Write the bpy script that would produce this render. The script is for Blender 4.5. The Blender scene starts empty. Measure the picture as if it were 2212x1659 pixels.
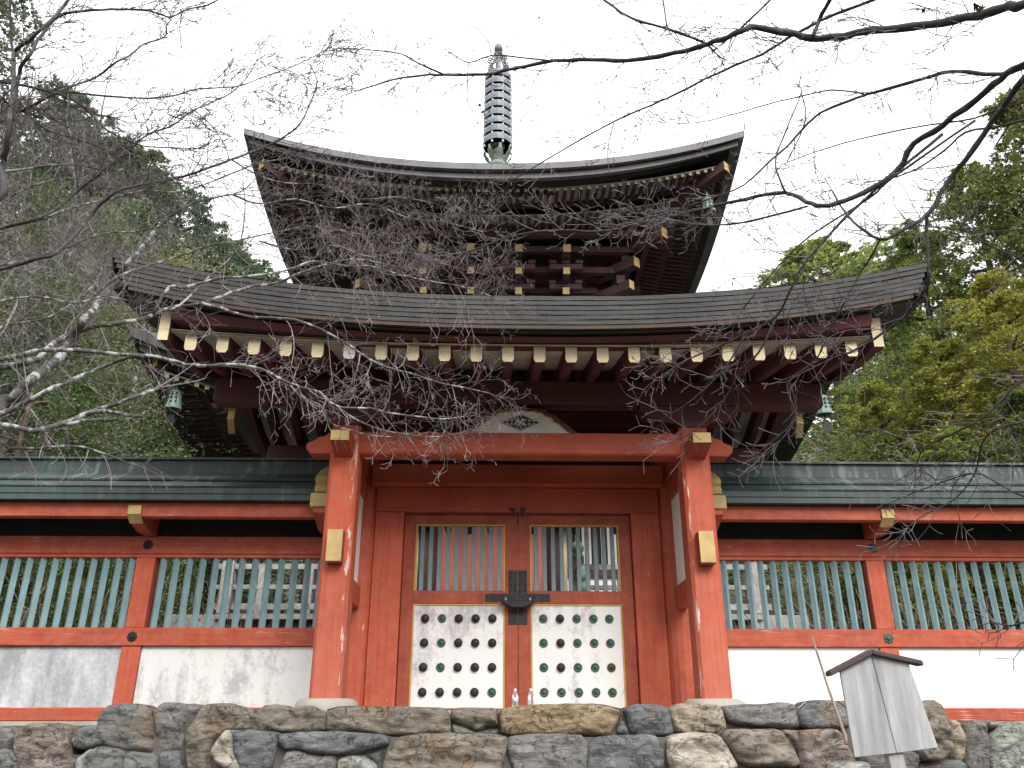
import bpy, bmesh, math, random
from mathutils import Vector, Matrix, noise as mn
from mathutils.geometry import delaunay_2d_cdt
R = math.radians
random.seed(7)
C = bpy.context.scene.collection
sc = bpy.context.scene

# ------------------------------------------------------------------ camera, sky, sun, exposure
EYE = 1.6
PITCH, FOC = R(22.7), 1789.0            # focal length for a picture 2212 units wide
cam_d = bpy.data.cameras.new('camera'); cam = bpy.data.objects.new('camera', cam_d); C.objects.link(cam)
cam.location = (0, 0, EYE); cam.rotation_euler = (math.pi/2 + PITCH, 0, 0)
cam_d.sensor_width = 36; cam_d.lens = 36*FOC/2212; cam_d.clip_end = 600; cam_d.clip_start = 0.05
sc.camera = cam
SUN_EL, SUN_AZ = R(36), R(158)          # azimuth from +Y (north) towards +X (east): behind the camera, to the right
w = bpy.data.worlds.new('World'); sc.world = w; w.use_nodes = True
nt = w.node_tree; bg = nt.nodes['Background']
sk = nt.nodes.new('ShaderNodeTexSky'); sk.sky_type = 'NISHITA'; sk.sun_disc = False
sk.sun_elevation = SUN_EL; sk.sun_rotation = SUN_AZ; sk.dust_density = 4.0; sk.air_density = 1.0; sk.ozone_density = 1.0
hs = nt.nodes.new('ShaderNodeHueSaturation'); hs.inputs['Saturation'].default_value = 0.12; hs.inputs['Value'].default_value = 1.0
cl = nt.nodes.new('ShaderNodeMix'); cl.data_type = 'RGBA'; cl.inputs[0].default_value = 0.6
cl.inputs[7].default_value = (9.0, 9.1, 9.3, 1)      # even white cloud layer
nt.links.new(sk.outputs[0], hs.inputs['Color']); nt.links.new(hs.outputs[0], cl.inputs[6])
# overcast sky: brightest overhead, about a third of that at the horizon
tcw = nt.nodes.new('ShaderNodeTexCoord'); sxw = nt.nodes.new('ShaderNodeSeparateXYZ'); mrw = nt.nodes.new('ShaderNodeMapRange')
nt.links.new(tcw.outputs['Generated'], sxw.inputs[0]); nt.links.new(sxw.outputs[2], mrw.inputs[0])
mrw.inputs[1].default_value = 0.0; mrw.inputs[2].default_value = 1.0; mrw.inputs[3].default_value = 0.30; mrw.inputs[4].default_value = 1.35
ovc = nt.nodes.new('ShaderNodeMix'); ovc.data_type = 'RGBA'; ovc.blend_type = 'MULTIPLY'; ovc.inputs[0].default_value = 1.0
nt.links.new(cl.outputs[2], ovc.inputs[6]); nt.links.new(mrw.outputs[0], ovc.inputs[7])
nt.links.new(ovc.outputs[2], bg.inputs[0]); bg.inputs[1].default_value = 0.15
sd = bpy.data.lights.new('sun', 'SUN'); sun = bpy.data.objects.new('sun', sd); C.objects.link(sun)
sd.energy = 1.35; sd.angle = R(28); sd.color = (1, 0.96, 0.9)
sdir = Vector((math.sin(SUN_AZ)*math.cos(SUN_EL), math.cos(SUN_AZ)*math.cos(SUN_EL), math.sin(SUN_EL)))
sun.rotation_euler = sdir.to_track_quat('Z', 'Y').to_euler(); sun.location = (5, -10, 20)
sc.view_settings.view_transform = 'Standard'; sc.view_settings.look = 'None'
sc.view_settings.exposure = 1.05; sc.view_settings.gamma = 1
sc.cycles.max_bounces = 6; sc.cycles.diffuse_bounces = 4

def P(px, py, Y):
    """world point on a sight line at ground distance Y"""
    a = (px-1106)/FOC; v = (829.5-py)/FOC
    Z = Y/(math.cos(PITCH) - v*math.sin(PITCH))
    return Vector((a*Z, Y, EYE + Z*(math.sin(PITCH) + v*math.cos(PITCH))))

# ------------------------------------------------------------------ mesh building
class MB:
    def __init__(s): s.v = []; s.f = []; s.m = []
    def add(s, vs, fs, m=0):
        o = len(s.v); s.v.extend([tuple(p) for p in vs])
        for f in fs: s.f.append(tuple(o+i for i in f)); s.m.append(m)
    def box(s, x0, x1, y0, y1, z0, z1, m=0):
        s.add([(x0,y0,z0),(x1,y0,z0),(x1,y1,z0),(x0,y1,z0),(x0,y0,z1),(x1,y0,z1),(x1,y1,z1),(x0,y1,z1)],
              [(0,3,2,1),(4,5,6,7),(0,1,5,4),(1,2,6,5),(2,3,7,6),(3,0,4,7)], m)
    def prism(s, prof, axis, a, b, m=0, mcap=None):
        """prof: 2D points; axis 'x': (y,z) extruded a..b along x; 'y': (x,z); 'z': (x,y)"""
        n = len(prof)
        def mk(p, t): return (t,p[0],p[1]) if axis=='x' else ((p[0],t,p[1]) if axis=='y' else (p[0],p[1],t))
        vs = [mk(p,a) for p in prof]+[mk(p,b) for p in prof]
        ar = sum(prof[i][0]*prof[(i+1)%n][1]-prof[(i+1)%n][0]*prof[i][1] for i in range(n))
        fl = (ar > 0) ^ (axis == 'y')
        if b < a: fl = not fl
        side = [(i,(i+1)%n,n+(i+1)%n,n+i) for i in range(n)]
        c0 = tuple(range(n))[::-1]; c1 = tuple(range(n,2*n))
        if not fl: side = [f[::-1] for f in side]; c0 = c0[::-1]; c1 = c1[::-1]
        s.add(vs, side, m); o = len(s.v)-2*n
        mc = m if mcap is None else mcap
        s.f.append(tuple(o+i for i in c0)); s.m.append(mc); s.f.append(tuple(o+i for i in c1)); s.m.append(mc)
    def tube(s, path, rad, n=6, m=0, cap=True):
        path = [Vector(p) for p in path]; N = len(path)
        if N < 2: return
        if not isinstance(rad, (list,tuple)): rad = [rad]*N
        t = (path[1]-path[0]).normalized()
        u = t.orthogonal().normalized(); o = len(s.v)
        for i,p in enumerate(path):
            tt = (path[min(i+1,N-1)]-path[max(i-1,0)])
            if tt.length > 1e-9: t = tt.normalized()
            u = (u - t*u.dot(t))
            u = u.normalized() if u.length > 1e-6 else t.orthogonal().normalized()
            b = t.cross(u)
            for k in range(n):
                a = 2*math.pi*k/n
                s.v.append(tuple(p + (u*math.cos(a)+b*math.sin(a))*rad[i]))
        for i in range(N-1):
            for k in range(n):
                s.f.append((o+i*n+k, o+i*n+(k+1)%n, o+(i+1)*n+(k+1)%n, o+(i+1)*n+k)); s.m.append(m)
        if cap:
            s.f.append(tuple(o+k for k in range(n))[::-1]); s.m.append(m)
            s.f.append(tuple(o+(N-1)*n+k for k in range(n))); s.m.append(m)
    def lathe(s, prof, c, n=16, axis='z', m=0):
        o = len(s.v)
        for r,h in prof:
            for k in range(n):
                a = 2*math.pi*k/n; x, y = r*math.cos(a), r*math.sin(a)
                s.v.append((c[0]+x,c[1]+y,c[2]+h) if axis=='z' else ((c[0]+x,c[1]-h,c[2]+y) if axis=='y' else (c[0]+h,c[1]+x,c[2]+y)))
        for i in range(len(prof)-1):
            for k in range(n):
                s.f.append((o+i*n+k,o+i*n+(k+1)%n,o+(i+1)*n+(k+1)%n,o+(i+1)*n+k)); s.m.append(m)
        s.f.append(tuple(o+k for k in range(n))[::-1]); s.m.append(m)
        L = (len(prof)-1)*n; s.f.append(tuple(o+L+k for k in range(n))); s.m.append(m)
    def build(s, name, mats, parent=None, off=(0,0,0), smooth=False, bevel=0.0, recalc=True, seg=1):
        me = bpy.data.meshes.new(name)
        me.from_pydata([(a-off[0],b-off[1],c-off[2]) for a,b,c in s.v], [], s.f)
        if not isinstance(mats,(list,tuple)): mats = [mats]
        for m in mats: me.materials.append(m)
        me.polygons.foreach_set('material_index', s.m)
        if bevel or recalc:
            bm = bmesh.new(); bm.from_mesh(me)
            if recalc: bmesh.ops.recalc_face_normals(bm, faces=bm.faces)
            if bevel:
                es = [e for e in bm.edges if len(e.link_faces)==2 and e.calc_face_angle(0) > 0.5]
                bmesh.ops.bevel(bm, geom=es, offset=bevel, segments=seg, affect='EDGES', clamp_overlap=True)
            bm.to_mesh(me); bm.free()
        if smooth: me.polygons.foreach_set('use_smooth', [True]*len(me.polygons))
        me.update()
        o = bpy.data.objects.new(name, me); C.objects.link(o)
        if parent: o.parent = parent
        return o

def tag(o, label=None, cat=None, group=None, kind=None):
    if label: o['label'] = label
    if cat: o['category'] = cat
    if group: o['group'] = group
    if kind: o['kind'] = kind
    return o
def thing(name, label, cat, loc=(0,0,0), rz=0, group=None):
    o = bpy.data.objects.new(name, None); C.objects.link(o); o.location = loc; o.rotation_euler = (0,0,rz)
    o.empty_display_size = 0.2
    return tag(o, label, cat, group)
def copy_of(src, parent=None, loc=None, name=None):
    o = src.copy(); C.objects.link(o)
    if parent: o.parent = parent
    if loc is not None: o.location = loc
    return o

# ------------------------------------------------------------------ materials
def newmat(name):
    m = bpy.data.materials.new(name); m.use_nodes = True
    n = m.node_tree; return m, n, n.nodes['Principled BSDF']
def nd(n, t, **kw):
    x = n.nodes.new(t)
    for k,v in kw.items(): setattr(x, k, v)
    return x
def texco(n, scale=(1,1,1), kind='Object'):
    tc = nd(n,'ShaderNodeTexCoord'); mp = nd(n,'ShaderNodeMapping'); mp.inputs['Scale'].default_value = scale
    n.links.new(tc.outputs[kind], mp.inputs[0]); return mp.outputs[0]
def noi(n, vec, scale, detail=6, rough=0.6, dist=0.0):
    x = nd(n,'ShaderNodeTexNoise'); x.inputs['Scale'].default_value = scale; x.inputs['Detail'].default_value = detail
    x.inputs['Roughness'].default_value = rough; x.inputs['Distortion'].default_value = dist
    n.links.new(vec, x.inputs['Vector']); return x.outputs[0]
def ramp(n, fac, stops):
    x = nd(n,'ShaderNodeValToRGB'); e = x.color_ramp.elements
    while len(e) < len(stops): e.new(0.5)
    for i,(p,c) in enumerate(stops):
        e[i].position = p; e[i].color = (c,c,c,1) if isinstance(c,(int,float)) else (*c,1)
    n.links.new(fac, x.inputs[0]); return x.outputs[0]
def mix(n, fac, a, b, mode='MIX'):
    x = nd(n,'ShaderNodeMix', data_type='RGBA', blend_type=mode)
    for s,v in ((0,fac),(6,a),(7,b)):
        if isinstance(v,(int,float)): x.inputs[s].default_value = v
        elif isinstance(v,tuple): x.inputs[s].default_value = (*v,1)
        else: n.links.new(v, x.inputs[s])
    return x.outputs[2]
def math_(n, op, a, b=None, clamp=False):
    x = nd(n,'ShaderNodeMath', operation=op); x.use_clamp = clamp
    for i,v in ((0,a),(1,b)):
        if v is None: continue
        if isinstance(v,(int,float)): x.inputs[i].default_value = v
        else: n.links.new(v, x.inputs[i])
    return x.outputs[0]
def bump(n, bsdf, h, strength=0.3, dist=0.01):
    b = nd(n,'ShaderNodeBump'); b.inputs['Strength'].default_value = strength; b.inputs['Distance'].default_value = dist
    n.links.new(h, b.inputs['Height']); n.links.new(b.outputs[0], bsdf.inputs['Normal'])

def basic(name, c1, c2, scale=3, stretch=(1,1,1), rough=0.7, bstr=0.25, lo=0.35, hi=0.65, spec=0.3, metal=0, fine=40):
    m, n, b = newmat(name); v = texco(n, stretch)
    f = noi(n, v, scale); c = mix(n, ramp(n, f, [(lo,0.0),(hi,1.0)]), c1, c2)
    g = noi(n, v, fine, 4); c = mix(n, 0.25, c, ramp(n, g, [(0.3,0.35),(0.7,1.0)]), 'MULTIPLY')
    n.links.new(c, b.inputs['Base Color']); b.inputs['Roughness'].default_value = rough
    b.inputs['Specular IOR Level'].default_value = spec; b.inputs['Metallic'].default_value = metal
    bump(n, b, math_(n,'ADD', f, math_(n,'MULTIPLY', g, 0.5)), bstr); return m

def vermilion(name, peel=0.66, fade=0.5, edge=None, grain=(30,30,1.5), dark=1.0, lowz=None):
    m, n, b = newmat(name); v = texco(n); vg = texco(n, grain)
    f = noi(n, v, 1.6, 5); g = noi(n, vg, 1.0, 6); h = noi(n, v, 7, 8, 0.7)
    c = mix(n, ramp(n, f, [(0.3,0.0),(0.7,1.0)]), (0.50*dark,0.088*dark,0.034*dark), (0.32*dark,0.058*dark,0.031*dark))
    fd = math_(n,'MULTIPLY', ramp(n, h, [(0.4,0.0),(0.7,1.0)]), fade)
    if lowz is not None:                     # rain-bleached lower end
        sx = nd(n,'ShaderNodeSeparateXYZ'); n.links.new(texco(n), sx.inputs[0])
        lz = nd(n,'ShaderNodeMapRange'); n.links.new(sx.outputs[2], lz.inputs[0])
        lz.inputs[1].default_value = lowz[1]; lz.inputs[2].default_value = lowz[0]; lz.inputs[3].default_value = 0; lz.inputs[4].default_value = 0.75
        fd = math_(n,'ADD', fd, math_(n,'MULTIPLY', lz.outputs[0], ramp(n, g, [(0.25,0.5),(0.7,1.0)])), True)
    c = mix(n, fd, c, (0.44,0.125,0.08))
    c = mix(n, math_(n,'MULTIPLY', ramp(n, g, [(0.46,0.0),(0.72,1.0)]), 0.4), c, (0.15,0.034,0.027))
    # flaked paint: pale chips, stretched along the grain
    vp = texco(n, (grain[0]*0.55, grain[1]*0.55, grain[2]*1.6)); q = noi(n, vp, 1.0, 8, 0.75)
    qq = noi(n, v, 2.3, 3)
    pk = ramp(n, math_(n,'ADD', math_(n,'MULTIPLY', q, 0.7), math_(n,'MULTIPLY', qq, 0.3)), [(peel,0.0),(peel+0.025,1.0)])
    if edge is not None:
        sx2 = nd(n,'ShaderNodeSeparateXYZ'); n.links.new(texco(n), sx2.inputs[0])
        d = math_(n,'ABSOLUTE', math_(n,'SUBTRACT', sx2.outputs[0], edge))
        e = ramp(n, math_(n,'MULTIPLY', d, 9.0), [(0.05,0.10),(0.5,0.0)])
        pk = ramp(n, math_(n,'ADD', math_(n,'ADD', math_(n,'MULTIPLY', q, 0.7), math_(n,'MULTIPLY', qq, 0.3)), e), [(peel,0.0),(peel+0.025,1.0)])
    c = mix(n, math_(n,'MULTIPLY', pk, 0.85), c, (0.62,0.50,0.47))
    n.links.new(c, b.inputs['Base Color']); b.inputs['Roughness'].default_value = 0.62; b.inputs['Specular IOR Level'].default_value = 0.3
    bump(n, b, math_(n,'SUBTRACT', g, math_(n,'MULTIPLY', pk, 0.6)), 0.3, 0.006); return m

def plaster(name, stain=0.55, stain_col=(0.30,0.30,0.31), amount=0.8, scale=1.6, base=(0.80,0.79,0.77), wd=0.16, grad=None):
    m, n, b = newmat(name); v = texco(n); vs = texco(n, (1,1,0.45))
    f = noi(n, vs, scale, 9, 0.72, 0.4); g = noi(n, v, 22, 6, 0.7); s = noi(n, texco(n,(9,9,0.9)), 1.0, 5)
    k = math_(n,'ADD', math_(n,'MULTIPLY', f, 0.62), math_(n,'ADD', math_(n,'MULTIPLY', g, 0.2), math_(n,'MULTIPLY', s, 0.18)))
    if grad:                                  # damp has crept in from the top
        sz = nd(n,'ShaderNodeSeparateXYZ'); n.links.new(v, sz.inputs[0]); mr_ = nd(n,'ShaderNodeMapRange'); n.links.new(sz.outputs[2], mr_.inputs[0])
        for i_,q_ in enumerate(grad): mr_.inputs[1+i_].default_value = q_
        k = math_(n,'ADD', k, mr_.outputs[0])
    st = math_(n,'MULTIPLY', ramp(n, k, [(stain,0.0),(stain+wd,1.0)]), amount)
    c = mix(n, st, base, stain_col)
    n.links.new(c, b.inputs['Base Color']); b.inputs['Roughness'].default_value = 0.9; b.inputs['Specular IOR Level'].default_value = 0.1
    bump(n, b, g, 0.15, 0.004); return m

def bark_shingle(name, c1=(0.055,0.054,0.055), c2=(0.098,0.095,0.093)):
    m, n, b = newmat(name); v = texco(n, (0.6,0.6,14)); f = noi(n, v, 2.5, 6)
    v2 = texco(n, (22,1,1)); g = noi(n, v2, 2, 4); k = noi(n, texco(n), 1.2, 4)
    c = mix(n, ramp(n, math_(n,'ADD', math_(n,'MULTIPLY', f, 0.5), math_(n,'MULTIPLY', k, 0.5)), [(0.35,0.0),(0.65,1.0)]), c1, c2)
    c = mix(n, 0.4, c, ramp(n, g, [(0.3,0.5),(0.6,1.0)]), 'MULTIPLY')
    # joints between the shingle boards
    br = nd(n,'ShaderNodeTexBrick'); br.offset = 0.5; br.inputs['Scale'].default_value = 1
    sp = nd(n,'ShaderNodeSeparateXYZ'); n.links.new(texco(n), sp.inputs[0]); cb = nd(n,'ShaderNodeCombineXYZ')
    n.links.new(math_(n,'ADD', sp.outputs[0], math_(n,'MULTIPLY', sp.outputs[2], 7.3)), cb.inputs[0]); n.links.new(sp.outputs[2], cb.inputs[1])
    n.links.new(cb.outputs[0], br.inputs['Vector']); br.inputs['Brick Width'].default_value = 0.55; br.inputs['Row Height'].default_value = 9
    br.inputs['Mortar Size'].default_value = 0.005; br.inputs['Color1'].default_value = (1,1,1,1); br.inputs['Color2'].default_value = (0.85,0.85,0.85,1); br.inputs['Mortar'].default_value = (0.25,0.25,0.25,1)
    c = mix(n, 0.8, c, br.outputs[0], 'MULTIPLY')
    n.links.new(c, b.inputs['Base Color']); b.inputs['Roughness'].default_value = 0.75; b.inputs['Specular IOR Level'].default_value = 0.25
    bump(n, b, f, 0.4, 0.01); return m

def copper(name, green=0.5, streak=0.62):
    m, n, b = newmat(name); v = texco(n, (1.2,1,1.5)); f = noi(n, v, 1.4, 7, 0.65)
    s = noi(n, texco(n, (11,2,0.7)), 1.0, 6, 0.7); k = noi(n, texco(n), 0.55, 3)
    c = mix(n, ramp(n, f, [(0.3,0.0),(0.7,1.0)]), (0.040,0.052,0.055), (0.085,0.108,0.105))
    c = mix(n, math_(n,'MULTIPLY', ramp(n, math_(n,'ADD', math_(n,'MULTIPLY', s, 0.55), math_(n,'MULTIPLY', k, 0.45)), [(green,0.0),(green+0.14,1.0)]), 0.75), c, (0.095,0.18,0.165))
    c = mix(n, math_(n,'MULTIPLY', ramp(n, math_(n,'ADD', math_(n,'MULTIPLY', s, 0.6), math_(n,'MULTIPLY', f, 0.4)), [(streak,0.0),(streak+0.06,1.0)]), 0.6), c, (0.34,0.42,0.42))
    # sheet joints
    br = nd(n,'ShaderNodeTexBrick'); br.offset = 0.37; n.links.new(texco(n), br.inputs['Vector'])
    sp = nd(n,'ShaderNodeSeparateXYZ'); n.links.new(texco(n), sp.inputs[0]); cb = nd(n,'ShaderNodeCombineXYZ')
    n.links.new(math_(n,'ADD', sp.outputs[0], math_(n,'MULTIPLY', sp.outputs[2], 3.1)), cb.inputs[0])
    n.links.new(cb.outputs[0], br.inputs['Vector']); br.inputs['Scale'].default_value = 1; br.inputs['Brick Width'].default_value = 0.9; br.inputs['Row Height'].default_value = 50
    br.inputs['Mortar Size'].default_value = 0.006; br.inputs['Color1'].default_value = (1,1,1,1); br.inputs['Color2'].default_value = (0.8,0.85,0.85,1); br.inputs['Mortar'].default_value = (0.3,0.3,0.3,1)
    c = mix(n, 0.8, c, br.outputs[0], 'MULTIPLY')
    n.links.new(c, b.inputs['Base Color']); b.inputs['Roughness'].default_value = 0.55; b.inputs['Specular IOR Level'].default_value = 0.4
    bump(n, b, f, 0.2, 0.008); return m

def stone_mat():
    m, n, b = newmat('field_stone'); oi = nd(n,'ShaderNodeObjectInfo'); v = texco(n, (1,1,1), 'Object')
    f = noi(n, v, 3.5, 9, 0.7, 0.6); g = noi(n, v, 26, 8, 0.75); h = noi(n, texco(n,(2,2,9)), 2.2, 6, 0.65, 0.8); l = noi(n, v, 5.5, 8, 0.72)
    c = mix(n, ramp(n, f, [(0.35,0.0),(0.65,1.0)]), mix(n, 0.5, oi.outputs['Color'], (0.42,0.42,0.42), 'MULTIPLY'), oi.outputs['Color'])
    c = mix(n, 0.75, c, ramp(n, h, [(0.32,0.45),(0.62,1.12)]), 'MULTIPLY')
    ck = noi(n, texco(n,(1.0,1.0,1.7)), 3.0, 7, 0.6, 1.2); ckd = math_(n,'ABSOLUTE', math_(n,'SUBTRACT', ck, 0.5))
    ckm = ramp(n, ckd, [(0.0,1.0),(0.012,0.0)]); c = mix(n, math_(n,'MULTIPLY', ckm, 0.45), c, (0.035,0.03,0.027))
    c = mix(n, 0.5, c, ramp(n, g, [(0.3,0.45),(0.7,1.15)]), 'MULTIPLY')
    c = mix(n, math_(n,'MULTIPLY', ramp(n, l, [(0.6,0.0),(0.68,1.0)]), 0.45), c, (0.36,0.37,0.33))      # lichen
    c = mix(n, math_(n,'MULTIPLY', ramp(n, noi(n, v, 2.1, 6, 0.6), [(0.58,0.0),(0.66,1.0)]), 0.5), c, (0.22,0.14,0.075))  # iron stain
    n.links.new(c, b.inputs['Base Color']); b.inputs['Roughness'].default_value = 0.85; b.inputs['Specular IOR Level'].default_value = 0.25
    bump(n, b, math_(n,'SUBTRACT', math_(n,'ADD', f, math_(n,'ADD', math_(n,'MULTIPLY', g, 0.6), h)), math_(n,'MULTIPLY', ckm, 0.7)), 0.9, 0.035); return m

def bark_mat(name, dark, light, amt=0.5, scale=16):
    m, n, b = newmat(name); v = texco(n); f = noi(n, v, scale, 6, 0.6); g = noi(n, v, 60, 3)
    c = mix(n, ramp(n, f, [(amt,0.0),(amt+0.08,1.0)]), dark, light)
    c = mix(n, 0.3, c, ramp(n, g, [(0.3,0.4),(0.7,1.0)]), 'MULTIPLY')
    n.links.new(c, b.inputs['Base Color']); b.inputs['Roughness'].default_value = 0.8; b.inputs['Specular IOR Level'].default_value = 0.25
    bump(n, b, g, 0.4, 0.004); return m

def leaf_mat(name, c1, c2, c3, transl=0.35):
    m, n, b = newmat(name); ge = nd(n,'ShaderNodeNewGeometry'); oi = nd(n,'ShaderNodeObjectInfo')
    f = noi(n, texco(n), 0.9, 4); r = ge.outputs['Random Per Island']
    c = ramp(n, math_(n,'ADD', math_(n,'MULTIPLY', f, 0.75), math_(n,'MULTIPLY', r, 0.3)), [(0.32,c1),(0.52,c2),(0.78,c3)])
    c = mix(n, 1.0, c, oi.outputs['Color'], 'MULTIPLY')
    n.links.new(c, b.inputs['Base Color']); b.inputs['Roughness'].default_value = 0.6; b.inputs['Specular IOR Level'].default_value = 0.25
    t = nd(n,'ShaderNodeBsdfTranslucent'); n.links.new(c, t.inputs[0]); mx = nd(n,'ShaderNodeMixShader'); mx.inputs[0].default_value = transl
    n.links.new(b.outputs[0], mx.inputs[1]); n.links.new(t.outputs[0], mx.inputs[2]); n.links.new(mx.outputs[0], n.nodes['Material Output'].inputs[0])
    return m

M = {}
M['red'] = vermilion('vermilion_paint', 0.635, 0.75)
M['red_h'] = vermilion('vermilion_paint_rail', 0.605, 0.8, grain=(1.5,30,30), dark=0.84)
M['beam'] = vermilion('vermilion_paint_beam', 0.76, 0.3, grain=(1.5,30,30), dark=0.86)
M['post_l'] = vermilion('vermilion_paint_chipped_left', 0.63, 0.6, edge=-1.885, lowz=(0.1,1.7))
M['post_r'] = vermilion('vermilion_paint_chipped_right', 0.63, 0.6, edge=1.885, lowz=(0.1,1.7))
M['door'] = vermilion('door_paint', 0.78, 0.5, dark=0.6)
M['maroon'] = basic('bengara_maroon', (0.135,0.043,0.046), (0.090,0.034,0.039), 2.5, rough=0.7)
M['pag'] = basic('faded_bengara', (0.105,0.050,0.053), (0.065,0.036,0.040), 2.0, rough=0.75)
M['pag_red'] = basic('pagoda_door_red', (0.58,0.19,0.145), (0.47,0.14,0.11), 1.2, (4,4,0.6))
M['soffit'] = basic('grey_white_soffit', (0.70,0.65,0.60), (0.50,0.46,0.43), 2.0, rough=0.9)
M['psoffit'] = basic('greyed_soffit', (0.56,0.51,0.48), (0.36,0.32,0.31), 3.0, rough=0.9)
M['ochre'] = basic('yellow_ochre', (0.56,0.40,0.16), (0.40,0.29,0.13), 4.5, rough=0.65, fine=60)
M['cream'] = basic('pale_ochre_tip', (0.70,0.60,0.38), (0.52,0.44,0.29), 3.0, rough=0.7, fine=50)
M['gold'] = basic('ochre_edging', (0.52,0.31,0.07), (0.40,0.24,0.07), 6, rough=0.55)
M['teal'] = basic('verdigris_slat', (0.20,0.31,0.335), (0.28,0.41,0.43), 5, (3,3,0.7), 0.55, fine=30)
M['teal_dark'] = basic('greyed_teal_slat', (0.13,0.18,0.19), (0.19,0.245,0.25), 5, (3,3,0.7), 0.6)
M['black'] = basic('black_iron', (0.012,0.012,0.014), (0.028,0.026,0.027), 12, rough=0.6, spec=0.3)
M['patina'] = basic('green_bronze', (0.020,0.055,0.040), (0.045,0.10,0.075), 22, rough=0.5, spec=0.4)
M['bell'] = basic('pale_verdigris', (0.25,0.35,0.30), (0.16,0.235,0.20), 14, rough=0.6)
M['spire'] = basic('grey_bronze', (0.12,0.135,0.16), (0.22,0.245,0.28), 4, rough=0.45, spec=0.5)
M['spire_d'] = basic('brown_bronze', (0.17,0.14,0.145), (0.27,0.23,0.235), 4, rough=0.5, spec=0.5)
M['spire_b'] = basic('lit_bronze', (0.50,0.53,0.55), (0.38,0.41,0.43), 9, rough=0.5)  # small spire bells: white light on them put into the colour
M['lotus'] = basic('pale_green_bronze', (0.24,0.30,0.25), (0.15,0.19,0.155), 5, rough=0.6)
M['dark'] = basic('shaded_recess_board', (0.020,0.021,0.024), (0.035,0.033,0.034), 2, rough=0.8)  # near-black: shade of undersides and recesses put into the colour
M['plas'] = plaster('white_plaster', 0.60, amount=0.7)
M['plas_d'] = plaster('mouldy_plaster', 0.40, (0.22,0.23,0.25), 0.85, 1.3, (0.56,0.56,0.575))
M['plas_m'] = plaster('spotted_plaster', 0.495, (0.26,0.26,0.26), 0.65, 2.6, base=(0.64,0.635,0.625), wd=0.09)
M['plas_door'] = plaster('door_panel_white', 0.505, (0.33,0.30,0.32), 0.8, 2.3, base=(0.66,0.65,0.64), wd=0.10, grad=(0.5,1.2,-0.03,0.055))
M['bark'] = bark_shingle('bark_shingle')
M['eave'] = bark_shingle('grey_eave_board', (0.14,0.13,0.14), (0.22,0.21,0.22))
M['eave_lit'] = bark_shingle('sky_lit_eave_board', (0.17,0.162,0.17), (0.26,0.25,0.26))  # top band of the upper eave: skylight on it put into the colour
M['wood_strip'] = basic('brown_wood', (0.085,0.058,0.04), (0.055,0.04,0.032), 3, (1,6,6))
M['cu_l'] = copper('copper_dark', 0.49, 0.55); M['cu_r'] = copper('copper_streaked', 0.46, 0.505); M['cu_g'] = copper('copper_green', 0.42, 0.535)
M['cu_e'] = copper('copper_verdigris', 0.37, 0.57)
M['stone'] = stone_mat()
M['pad'] = basic('pale_base_stone', (0.42,0.39,0.34), (0.33,0.30,0.26), 5, rough=0.9)
M['wood_g'] = basic('weathered_grey_wood', (0.42,0.42,0.43), (0.23,0.23,0.24), 1.3, (7,7,0.6), 0.85, 0.4, fine=14)
M['wood_gp'] = basic('weathered_pale_wood', (0.42,0.40,0.39), (0.25,0.235,0.23), 2.5, (2,2,2), 0.85, 0.4)
M['wood_d'] = basic('dark_weathered_wood', (0.10,0.065,0.065), (0.055,0.04,0.042), 4, (2,8,8), 0.8)
M['stickw'] = basic('dry_stick', (0.32,0.22,0.18), (0.22,0.15,0.12), 8)
M['earth'] = basic('dark_earth_joint', (0.09,0.082,0.07), (0.14,0.13,0.11), 6, rough=0.95)
M['lichen'] = bark_mat('lichen_bark', (0.085,0.078,0.074), (0.36,0.37,0.36), 0.50, 13)
M['twig'] = bark_mat('twig_bark', (0.17,0.142,0.147), (0.32,0.285,0.29), 0.5, 6)
M['dbark'] = bark_mat('dark_bark', (0.048,0.042,0.044), (0.11,0.10,0.105), 0.56, 20)
M['dtwig'] = bark_mat('dark_twig', (0.085,0.070,0.074), (0.15,0.13,0.135), 0.5, 6)
M['brush'] = basic('dry_brush', (0.42,0.34,0.28), (0.24,0.18,0.15), 2.0)
M['trunk'] = bark_mat('conifer_bark', (0.085,0.06,0.05), (0.18,0.14,0.12), 0.5, 4)
M['deadleaf'] = basic('dead_leaf', (0.12,0.045,0.03), (0.07,0.035,0.03), 12, rough=0.8)
M['cedar'] = leaf_mat('cedar_foliage', (0.055,0.075,0.050), (0.135,0.175,0.11), (0.25,0.29,0.19))
M['hinoki'] = leaf_mat('cypress_foliage', (0.065,0.095,0.034), (0.30,0.35,0.10), (0.62,0.57,0.16), 0.4)
M['broad'] = leaf_mat('broadleaf_foliage', (0.045,0.065,0.036), (0.135,0.17,0.085), (0.26,0.29,0.15))

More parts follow.
